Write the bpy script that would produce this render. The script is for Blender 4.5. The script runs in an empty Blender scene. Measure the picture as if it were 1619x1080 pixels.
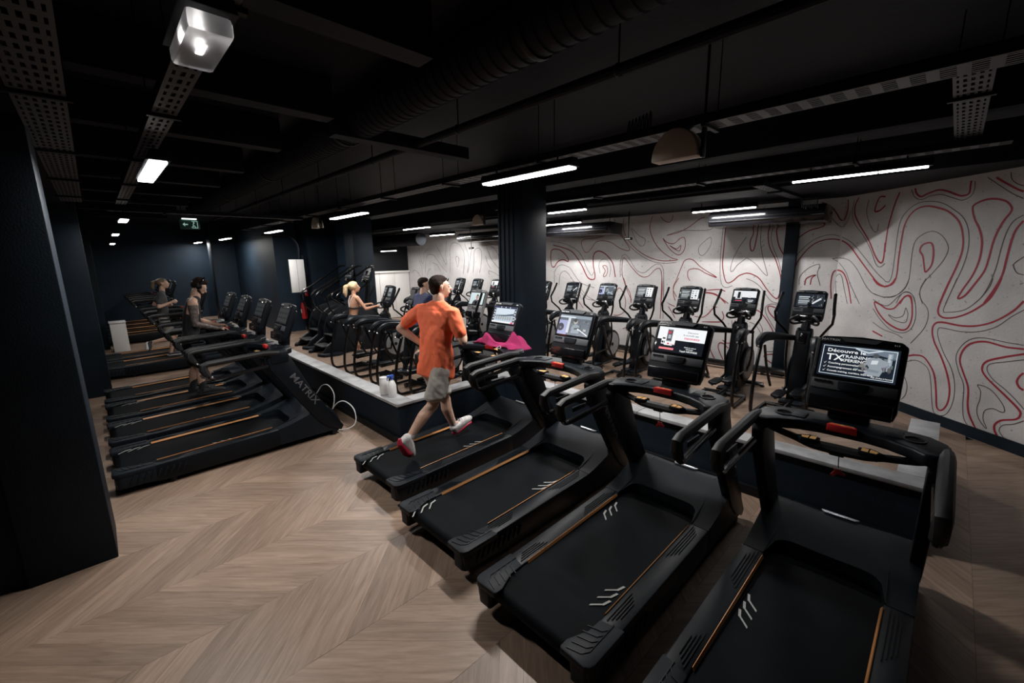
import bpy, bmesh, math, random
from mathutils import Vector, Matrix, noise
random.seed(7)
sc = bpy.context.scene
C = sc.collection
PI = math.pi
# ---------------------------------------------------------------- camera, world, exposure
cam = bpy.data.cameras.new('camera'); co = bpy.data.objects.new('camera', cam); C.objects.link(co)
F = Vector((-0.70469861, 0.68290046, -0.1924755)); R = Vector((0.69793382, 0.71600684, -0.01491928)); U = Vector((-0.1276254, 0.14484876, 0.98118836))
m = Matrix((R, U, -F)).transposed().to_4x4(); m.translation = Vector((0, 0, 2.154)); co.matrix_world = m
cam.lens = 671.5 / 1619 * 36; cam.sensor_width = 36; cam.clip_start = 0.02; cam.clip_end = 100
sc.camera = co
w = bpy.data.worlds.new('world'); sc.world = w; w.use_nodes = True
w.node_tree.nodes['Background'].inputs[0].default_value = (0.5, 0.6, 0.75, 1); w.node_tree.nodes['Background'].inputs[1].default_value = 0.02
sc.view_settings.view_transform = 'Standard'; sc.view_settings.look = 'None'; sc.view_settings.gamma = 1; sc.view_settings.exposure = 0.0
sc.view_settings.use_curve_mapping = False
TUBE_W = 54.0       # watts of one ceiling batten
ZC = 3.6            # ceiling slab height
# ---------------------------------------------------------------- materials
MATS = {}
def mat(name, col, rough=0.5, metal=0.0, noise_s=0, noise_a=0.0, bump=0.0, bump_s=60, spec=0.5, coat=0.0):
    if name in MATS: return MATS[name]
    m = bpy.data.materials.new(name); m.use_nodes = True; nt = m.node_tree; b = nt.nodes['Principled BSDF']
    b.inputs['Base Color'].default_value = (*col, 1); b.inputs['Roughness'].default_value = rough; b.inputs['Metallic'].default_value = metal
    b.inputs['Specular IOR Level'].default_value = spec; b.inputs['Coat Weight'].default_value = coat
    tc = nt.nodes.new('ShaderNodeTexCoord')
    if noise_s:
        n = nt.nodes.new('ShaderNodeTexNoise'); n.inputs['Scale'].default_value = noise_s; n.inputs['Detail'].default_value = 6
        nt.links.new(tc.outputs['Object'], n.inputs['Vector'])
        r = nt.nodes.new('ShaderNodeMapRange'); r.inputs['From Min'].default_value = 0.3; r.inputs['From Max'].default_value = 0.7
        r.inputs['To Min'].default_value = 1 - noise_a; r.inputs['To Max'].default_value = 1 + noise_a
        nt.links.new(n.outputs['Fac'], r.inputs['Value'])
        mx = nt.nodes.new('ShaderNodeVectorMath'); mx.operation = 'SCALE'; mx.inputs[0].default_value = col
        nt.links.new(r.outputs[0], mx.inputs['Scale']); nt.links.new(mx.outputs[0], b.inputs['Base Color'])
    if bump:
        n2 = nt.nodes.new('ShaderNodeTexNoise'); n2.inputs['Scale'].default_value = bump_s; n2.inputs['Detail'].default_value = 4
        nt.links.new(tc.outputs['Object'], n2.inputs['Vector'])
        bp = nt.nodes.new('ShaderNodeBump'); bp.inputs['Strength'].default_value = bump; bp.inputs['Distance'].default_value = 0.01
        nt.links.new(n2.outputs['Fac'], bp.inputs['Height']); nt.links.new(bp.outputs[0], b.inputs['Normal'])
    MATS[name] = m; return m
def emit(col, s=1.0):
    k = 'glow_%s_%.2f' % ('_'.join('%.2f' % c for c in col), s)
    if k in MATS: return MATS[k]
    m = bpy.data.materials.new(k); m.use_nodes = True; nt = m.node_tree; b = nt.nodes['Principled BSDF']
    b.inputs['Base Color'].default_value = (0.01, 0.01, 0.01, 1); b.inputs['Roughness'].default_value = 0.25
    b.inputs['Emission Color'].default_value = (*col, 1); b.inputs['Emission Strength'].default_value = s
    MATS[k] = m; return m
def woodmat(name, src):
    m = bpy.data.materials.new(name); m.use_nodes = True; nt = m.node_tree; b = nt.nodes['Principled BSDF']; L = nt.links.new
    uv = nt.nodes.new('ShaderNodeUVMap'); uv.uv_map = 'UVMap'
    if src == 'obj':
        rn = nt.nodes.new('ShaderNodeObjectInfo').outputs['Random']
    else:
        a = nt.nodes.new('ShaderNodeAttribute'); a.attribute_name = 'tone'; rn = a.outputs['Fac']
    mp = nt.nodes.new('ShaderNodeVectorMath'); mp.operation = 'MULTIPLY_ADD'; mp.inputs[1].default_value = (2.2, 26, 1)
    cb = nt.nodes.new('ShaderNodeCombineXYZ'); ml = nt.nodes.new('ShaderNodeMath'); ml.operation = 'MULTIPLY'; ml.inputs[1].default_value = 57
    L(rn, ml.inputs[0]); L(ml.outputs[0], cb.inputs[0]); L(ml.outputs[0], cb.inputs[1]); L(ml.outputs[0], cb.inputs[2])
    L(uv.outputs[0], mp.inputs[0]); L(cb.outputs[0], mp.inputs[2])
    n = nt.nodes.new('ShaderNodeTexNoise'); n.inputs['Scale'].default_value = 1.6; n.inputs['Detail'].default_value = 8; n.inputs['Roughness'].default_value = .62; n.inputs['Distortion'].default_value = .5
    L(mp.outputs[0], n.inputs['Vector'])
    cr = nt.nodes.new('ShaderNodeValToRGB'); e = cr.color_ramp.elements
    e[0].position = .28; e[0].color = (.225, .150, .105, 1); e[1].position = .72; e[1].color = (.40, .285, .215, 1)
    L(n.outputs['Fac'], cr.inputs[0])
    r = nt.nodes.new('ShaderNodeMapRange'); r.inputs['To Min'].default_value = .80; r.inputs['To Max'].default_value = 1.14; L(rn, r.inputs['Value'])
    sc_ = nt.nodes.new('ShaderNodeVectorMath'); sc_.operation = 'SCALE'; L(cr.outputs[0], sc_.inputs[0]); L(r.outputs[0], sc_.inputs['Scale'])
    L(sc_.outputs[0], b.inputs['Base Color']); b.inputs['Roughness'].default_value = .42; b.inputs['Specular IOR Level'].default_value = .35
    return m
def concrete(name, col):
    m = mat(name, col, .85, 0, 3.0, .10, .35, 40); nt = m.node_tree; b = nt.nodes['Principled BSDF']
    vm = [n for n in nt.nodes if n.type == 'VECT_MATH'][0]
    tc = [n for n in nt.nodes if n.type == 'TEX_COORD'][0]
    v = nt.nodes.new('ShaderNodeTexNoise'); v.inputs['Scale'].default_value = 22; v.inputs['Detail'].default_value = 3
    nt.links.new(tc.outputs['Object'], v.inputs['Vector'])
    r = nt.nodes.new('ShaderNodeMapRange'); r.inputs['From Min'].default_value = .66; r.inputs['From Max'].default_value = .72; r.inputs['To Min'].default_value = 1; r.inputs['To Max'].default_value = .55
    nt.links.new(v.outputs['Fac'], r.inputs['Value'])
    s = nt.nodes.new('ShaderNodeVectorMath'); s.operation = 'SCALE'; nt.links.new(vm.outputs[0], s.inputs[0]); nt.links.new(r.outputs[0], s.inputs['Scale'])
    nt.links.new(s.outputs[0], b.inputs['Base Color'])
    return m
WOOD = woodmat('oak_plank', 'obj'); WOOD2 = woodmat('oak_planks_far', 'attr')
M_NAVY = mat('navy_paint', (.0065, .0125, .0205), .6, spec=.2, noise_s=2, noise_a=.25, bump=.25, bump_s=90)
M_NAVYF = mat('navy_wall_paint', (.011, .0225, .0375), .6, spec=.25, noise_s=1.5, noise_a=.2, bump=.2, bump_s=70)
M_CEIL = mat('black_ceiling_paint', (.0055, .0078, .0118), .65, spec=.2, noise_s=1.2, noise_a=.35, bump=.3, bump_s=20)
M_BLACKP = mat('matt_black_steel', (.005, .006, .008), .5, spec=.25)
M_TRAY = mat('grey_galvanised_steel', (.07, .075, .085), .5, .2)
M_CONC = concrete('white_concrete', (.53, .515, .515))
M_RED = mat('crimson_wall_paint', (.30, .012, .028), .6)
M_REDA = mat('darker_crimson_wall_paint', (.21, .022, .03), .6)  # darker copy of the crimson, for the thick lines on the mural wall
M_GREYL = mat('dark_red_line_paint', (.075, .045, .052), .6)
M_COPE = mat('grey_screed', (.36, .36, .37), .5, noise_s=5, noise_a=.3, bump=.2, bump_s=25)
M_PLAST = mat('black_plastic', (.0040, .0062, .0092), .42, bump=.08, bump_s=300, spec=.19)
M_PLASTG = mat('charcoal_plastic', (.0078, .0112, .0160), .5, bump=.1, bump_s=300, spec=.17)
M_GLOSS = mat('gloss_black', (.008, .008, .010), .12)
M_RUBBER = mat('black_rubber', (.0045, .0052, .0062), .55, bump=.15, bump_s=500)
M_BELT = mat('running_belt_rubber', (.0028, .0044, .0062), .55, spec=.07, noise_s=4, noise_a=.35, bump=.3, bump_s=800)
M_ORANGE = mat('orange_trim', (.62, .27, .09), .4)
M_REDP = mat('red_plastic', (.55, .02, .025), .35)
M_GOLD = mat('yellow_print', (.75, .42, .16), .5)
M_SILVER = mat('silver_trim', (.55, .56, .58), .3, .6)
M_GREYD = mat('grey_disc', (.22, .22, .225), .45, noise_s=3, noise_a=.08)
M_LETTER = mat('grey_lettering', (.10, .10, .105), .4)
M_LETTERW = mat('pale_lettering', (.72, .72, .72), .45)
M_WHITE = mat('white_paint', (.75, .74, .72), .5)
M_WPLAST = mat('white_plastic', (.72, .72, .72), .35)
M_BLUEP = mat('blue_plastic', (.03, .10, .45), .35)
M_BEIGE = mat('beige_metal', (.55, .46, .38), .5)
M_METAL = mat('dark_metal_tube', (.006, .006, .007), .22, .2)
# ---------------------------------------------------------------- mesh helpers
def NB(): return bmesh.new()
def box(bm, c, s, bev=0, rot=None, seg=2):
    g = bmesh.ops.create_cube(bm, size=1, matrix=Matrix.Translation(c) @ (rot.to_4x4() if rot else Matrix()) @ Matrix.Diagonal((*s, 1)))
    if bev:
        es = list({e for v in g['verts'] for e in v.link_edges})
        bmesh.ops.bevel(bm, geom=es, offset=bev, segments=seg, affect='EDGES', profile=.5)
def prism(bm, poly, axis, a, b, bev=0, seg=2):
    def P(p, t):
        return {'x': (t, p[0], p[1]), 'y': (p[0], t, p[1]), 'z': (p[0], p[1], t)}[axis]
    va = [bm.verts.new(P(p, a)) for p in poly]; vb = [bm.verts.new(P(p, b)) for p in poly]; n = len(poly)
    fs = [bm.faces.new(va), bm.faces.new(vb[::-1])]
    for i in range(n): fs.append(bm.faces.new((va[i], vb[i], vb[(i+1) % n], va[(i+1) % n])))
    bmesh.ops.recalc_face_normals(bm, faces=fs)
    if bev:
        es = list({e for f in fs for e in f.edges})
        bmesh.ops.bevel(bm, geom=es, offset=bev, segments=seg, affect='EDGES', profile=.5, clamp_overlap=True)
def crv(pts, k=6, closed=False):
    P = [Vector(p) for p in pts]; n = len(P); out = []
    rng = range(n if closed else n-1)
    for i in rng:
        p1, p2 = P[i], P[(i+1) % n]
        p0 = P[(i-1) % n] if (closed or i > 0) else p1*2-p2
        p3 = P[(i+2) % n] if (closed or i < n-2) else p2*2-p1
        for j in range(k):
            t = j/k; out.append(.5*((2*p1)+(p2-p0)*t+(2*p0-5*p1+4*p2-p3)*t*t+(3*p1-p0-3*p2+p3)*t**3))
    if not closed: out.append(P[-1])
    return out
def tube(bm, pts, r, n=8, smooth=0, closed=False):
    if smooth:
        if isinstance(r, (list, tuple)): r = [r[i//smooth]+(r[min(i//smooth+1, len(r)-1)]-r[i//smooth])*(i % smooth)/smooth for i in range((len(pts)-1)*smooth+1)]
        pts = crv(pts, smooth, closed)
    P = [Vector(p) for p in pts]; N = len(P); rings = []; up = None
    for i, p in enumerate(P):
        if closed: d = (P[(i+1) % N]-P[i-1]).normalized()
        else: d = (P[min(i+1, N-1)]-P[max(i-1, 0)]).normalized()
        if up is None: up = d.orthogonal().normalized()
        up = (up-d*up.dot(d)).normalized(); s = d.cross(up)
        rr = r[i] if isinstance(r, (list, tuple)) else r
        rings.append([bm.verts.new(p+(up*math.cos(2*PI*k/n)+s*math.sin(2*PI*k/n))*rr) for k in range(n)])
    for i in range(N if closed else N-1):
        a, b = rings[i], rings[(i+1) % N]
        for k in range(n): bm.faces.new((a[k], a[(k+1) % n], b[(k+1) % n], b[k]))
    if not closed: bm.faces.new(rings[0][::-1]); bm.faces.new(rings[-1])
def lathe(bm, prof, c=(0, 0, 0), n=16, rot=None):
    M = Matrix.Translation(c) @ (rot.to_4x4() if rot else Matrix()); rings = []
    for r, z in prof: rings.append([bm.verts.new(M @ Vector((r*math.cos(2*PI*k/n), r*math.sin(2*PI*k/n), z))) for k in range(n)])
    for a, b in zip(rings, rings[1:]):
        for k in range(n): bm.faces.new((a[k], a[(k+1) % n], b[(k+1) % n], b[k]))
    bm.faces.new(rings[0][::-1]); bm.faces.new(rings[-1])
RX = Matrix.Rotation(PI/2, 3, 'X'); RY = Matrix.Rotation(PI/2, 3, 'Y')
def finish(me, ang=35):
    me.polygons.foreach_set('use_smooth', [True]*len(me.polygons)); me.set_sharp_from_angle(angle=math.radians(ang))
def part(name, bm, m, parent=None, label=None, ang=35, flat=False):
    me = bpy.data.meshes.new(name); bmesh.ops.recalc_face_normals(bm, faces=bm.faces[:]); bm.to_mesh(me); bm.free()
    for x in (m if isinstance(m, list) else [m]): me.materials.append(x)
    if not flat: finish(me, ang)
    o = bpy.data.objects.new(name, me); C.objects.link(o)
    if parent: o.parent = parent
    if label: o['label'] = label
    return o
def tag(o, label, cat, group=None):
    o['label'] = label; o['category'] = cat
    if group: o['group'] = group
    return o
def thing(name, label, cat, loc=(0, 0, 0), rz=0, group=None):
    o = bpy.data.objects.new(name, None); C.objects.link(o); o.location = loc; o.rotation_euler = (0, 0, rz); o.empty_display_size = .1
    return tag(o, label, cat, group)
def struct(name, bm, m, parent=None, **k):
    o = part(name, bm, m, parent, **k)
    if not parent: o['kind'] = 'structure'
    return o
def dup(o, parent=None):
    c = o.copy(); C.objects.link(c); c.parent = parent
    for ch in o.children: dup(ch, c)
    return c
TXT = {}
def text(body, size, m, parent, loc, rot=(0, 0, 0), name='lettering', ext=.0006, xs=1.0):
    k = (body, m.name)
    if k not in TXT:
        cu = bpy.data.curves.new(name, 'FONT'); cu.body = body; cu.size = 1; cu.extrude = .01; cu.resolution_u = 2; cu.offset = .012
        q = bpy.data.objects.new('tmp', cu); C.objects.link(q)
        me = bpy.data.meshes.new_from_object(q.evaluated_get(bpy.context.evaluated_depsgraph_get())); me.name = name
        bpy.data.objects.remove(q); bpy.data.curves.remove(cu); me.materials.clear(); me.materials.append(m); TXT[k] = me
    o = bpy.data.objects.new(name, TXT[k]); C.objects.link(o); o.parent = parent; o.location = loc; o.rotation_euler = rot; o.scale = (size*xs, size, ext/.01)
    return o
def simple(c0, c1, name, m, label=None, cat=None, bev=0, parent=None, struct_=False):
    bm = NB(); box(bm, [(a+b)/2 for a, b in zip(c0, c1)], [abs(b-a) for a, b in zip(c0, c1)], bev)
    o = part(name, bm, m, parent)
    if struct_ and not parent: o['kind'] = 'structure'
    if cat: tag(o, label, cat)
    return o
# ---------------------------------------------------------------- floor of chevron planks
VA = 8.65; UC = -1.3233; TD = Vector((0.74941304, -0.66210278, 0))   # mural wall line, corner, and the oblique wall's direction
bm = NB(); box(bm, (-9.5, 2.5, -.05), (26, 14, .07)); floor = struct('floor', bm, M_BLACKP)
BW = .632; DV = .184; G = .0012
def plank_mesh(s):
    bm = NB(); w2 = BW-G; h = DV-G
    q = [(0, 0), (w2, s*w2), (w2, s*w2+h), (0, h)]
    top = [bm.verts.new((x, y, 0)) for x, y in q]; bot = [bm.verts.new((x, y, -.012)) for x, y in q]
    bm.faces.new(top); [bm.faces.new((top[i], bot[i], bot[(i+1) % 4], top[(i+1) % 4])) for i in range(4)]
    uvl = bm.loops.layers.uv.new('UVMap')
    for f in bm.faces:
        for l in f.loops:
            x, y = l.vert.co.x, l.vert.co.y; l[uvl].uv = (x*1.414, (y-s*x)*.707)
    bmesh.ops.recalc_face_normals(bm, faces=bm.faces[:])
    me = bpy.data.meshes.new('plank'); bm.to_mesh(me); bm.free(); me.materials.append(WOOD); return me
PM = {1: plank_mesh(1), -1: plank_mesh(-1)}
cands = []
for k in range(-31, 9):
    u0 = -2.81+BW*k; s = 1 if k % 2 else -1
    for j in range(-26, 52):
        v0 = j*DV+(0 if s > 0 else BW)
        cu, cv = u0+BW/2, v0+s*BW/2+DV/2
        if not (-22 < cu < 3 and -4 < cv < 8.9): continue
        if (.91*cu+1.03*cv)/1.3744 > (.91*.25+1.03*7.26)/1.3744+.35: continue
        d = Vector((cu, cv, -2.154)); z = d.dot(F); vis = z > .2 and abs(d.dot(R)/z) < 1.22 and abs(d.dot(U)/z) < .82
        cands.append((0 if vis else 1, d.length, u0, v0, s))
cands.sort()
for _, _, u0, v0, s in cands[:298]:
    o = bpy.data.objects.new('plank', PM[s]); C.objects.link(o); o.parent = floor; o.location = (u0, v0, random.uniform(-.0006, .0006))
bm = NB(); uvl = bm.loops.layers.uv.new('UVMap'); tl = bm.faces.layers.float.new('tone')
for _, _, u0, v0, s in cands[298:]:
    w2 = BW-G; h = DV-G; dz = random.uniform(-.0006, .0006)
    q = [(0, 0), (w2, s*w2), (w2, s*w2+h), (0, h)]
    top = [bm.verts.new((u0+x, v0+y, dz)) for x, y in q]; bot = [bm.verts.new((u0+x, v0+y, -.012)) for x, y in q]
    fs = [bm.faces.new(top)]+[bm.faces.new((top[i], bot[i], bot[(i+1) % 4], top[(i+1) % 4])) for i in range(4)]
    t = random.random()
    for f in fs:
        f[tl] = t
        for l in f.loops:
            x, y = l.vert.co.x-u0, l.vert.co.y-v0; l[uvl].uv = (x*1.414, (y-s*x)*.707)
o = part('plank_field', bm, WOOD2, floor, flat=True); o['kind'] = 'stuff'
# ---------------------------------------------------------------- shell
def wall(name, c0, c1, m=M_NAVY, bev=0): return simple(c0, c1, name, m, struct_=True, bev=bev)
wall('ceiling', (-22.2, -4.2, ZC), (3.2, 8.9, ZC+.15), M_CEIL)
wall_mural = wall('wall_mural', (-14.7, VA, -.02), (UC+.1, VA+.15, ZC), M_CONC)
n2 = Vector((.66210278, .74941304, 0))
bm = NB(); p0 = Vector((UC, VA, 0)); p1 = p0+TD*6.2
prism(bm, [tuple(p0.xy), tuple(p1.xy), tuple((p1+n2*.15).xy), tuple((p0+n2*.15).xy)], 'z', -.02, ZC)
wall_obl = struct('wall_oblique', bm, M_CONC)
wall('wall_right', (3.1, -4.2, -.02), (3.25, 4.8, ZC)); wall('wall_back', (-22, -4.2, -.02), (3.2, -4.05, ZC))
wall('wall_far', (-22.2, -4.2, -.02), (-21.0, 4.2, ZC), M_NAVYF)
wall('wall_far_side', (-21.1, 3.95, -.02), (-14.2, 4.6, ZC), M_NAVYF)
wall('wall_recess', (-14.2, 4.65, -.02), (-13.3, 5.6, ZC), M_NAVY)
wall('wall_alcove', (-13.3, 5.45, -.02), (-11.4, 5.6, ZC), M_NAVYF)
wall('wall_end', (-14.75, 5.5, -.02), (-14.55, VA, ZC), M_BLACKP)
# baseboards
bm = NB(); prism(bm, [tuple((p0-n2*.001).xy), tuple((p1-n2*.001).xy), tuple((p1-n2*.02).xy), tuple((p0-n2*.02).xy)], 'z', 0, .13)
struct('baseboard_oblique', bm, M_NAVY)
wall('baseboard_mural', (-14.5, VA-.02, 0), (UC, VA-.001, .12), M_NAVY)
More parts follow.
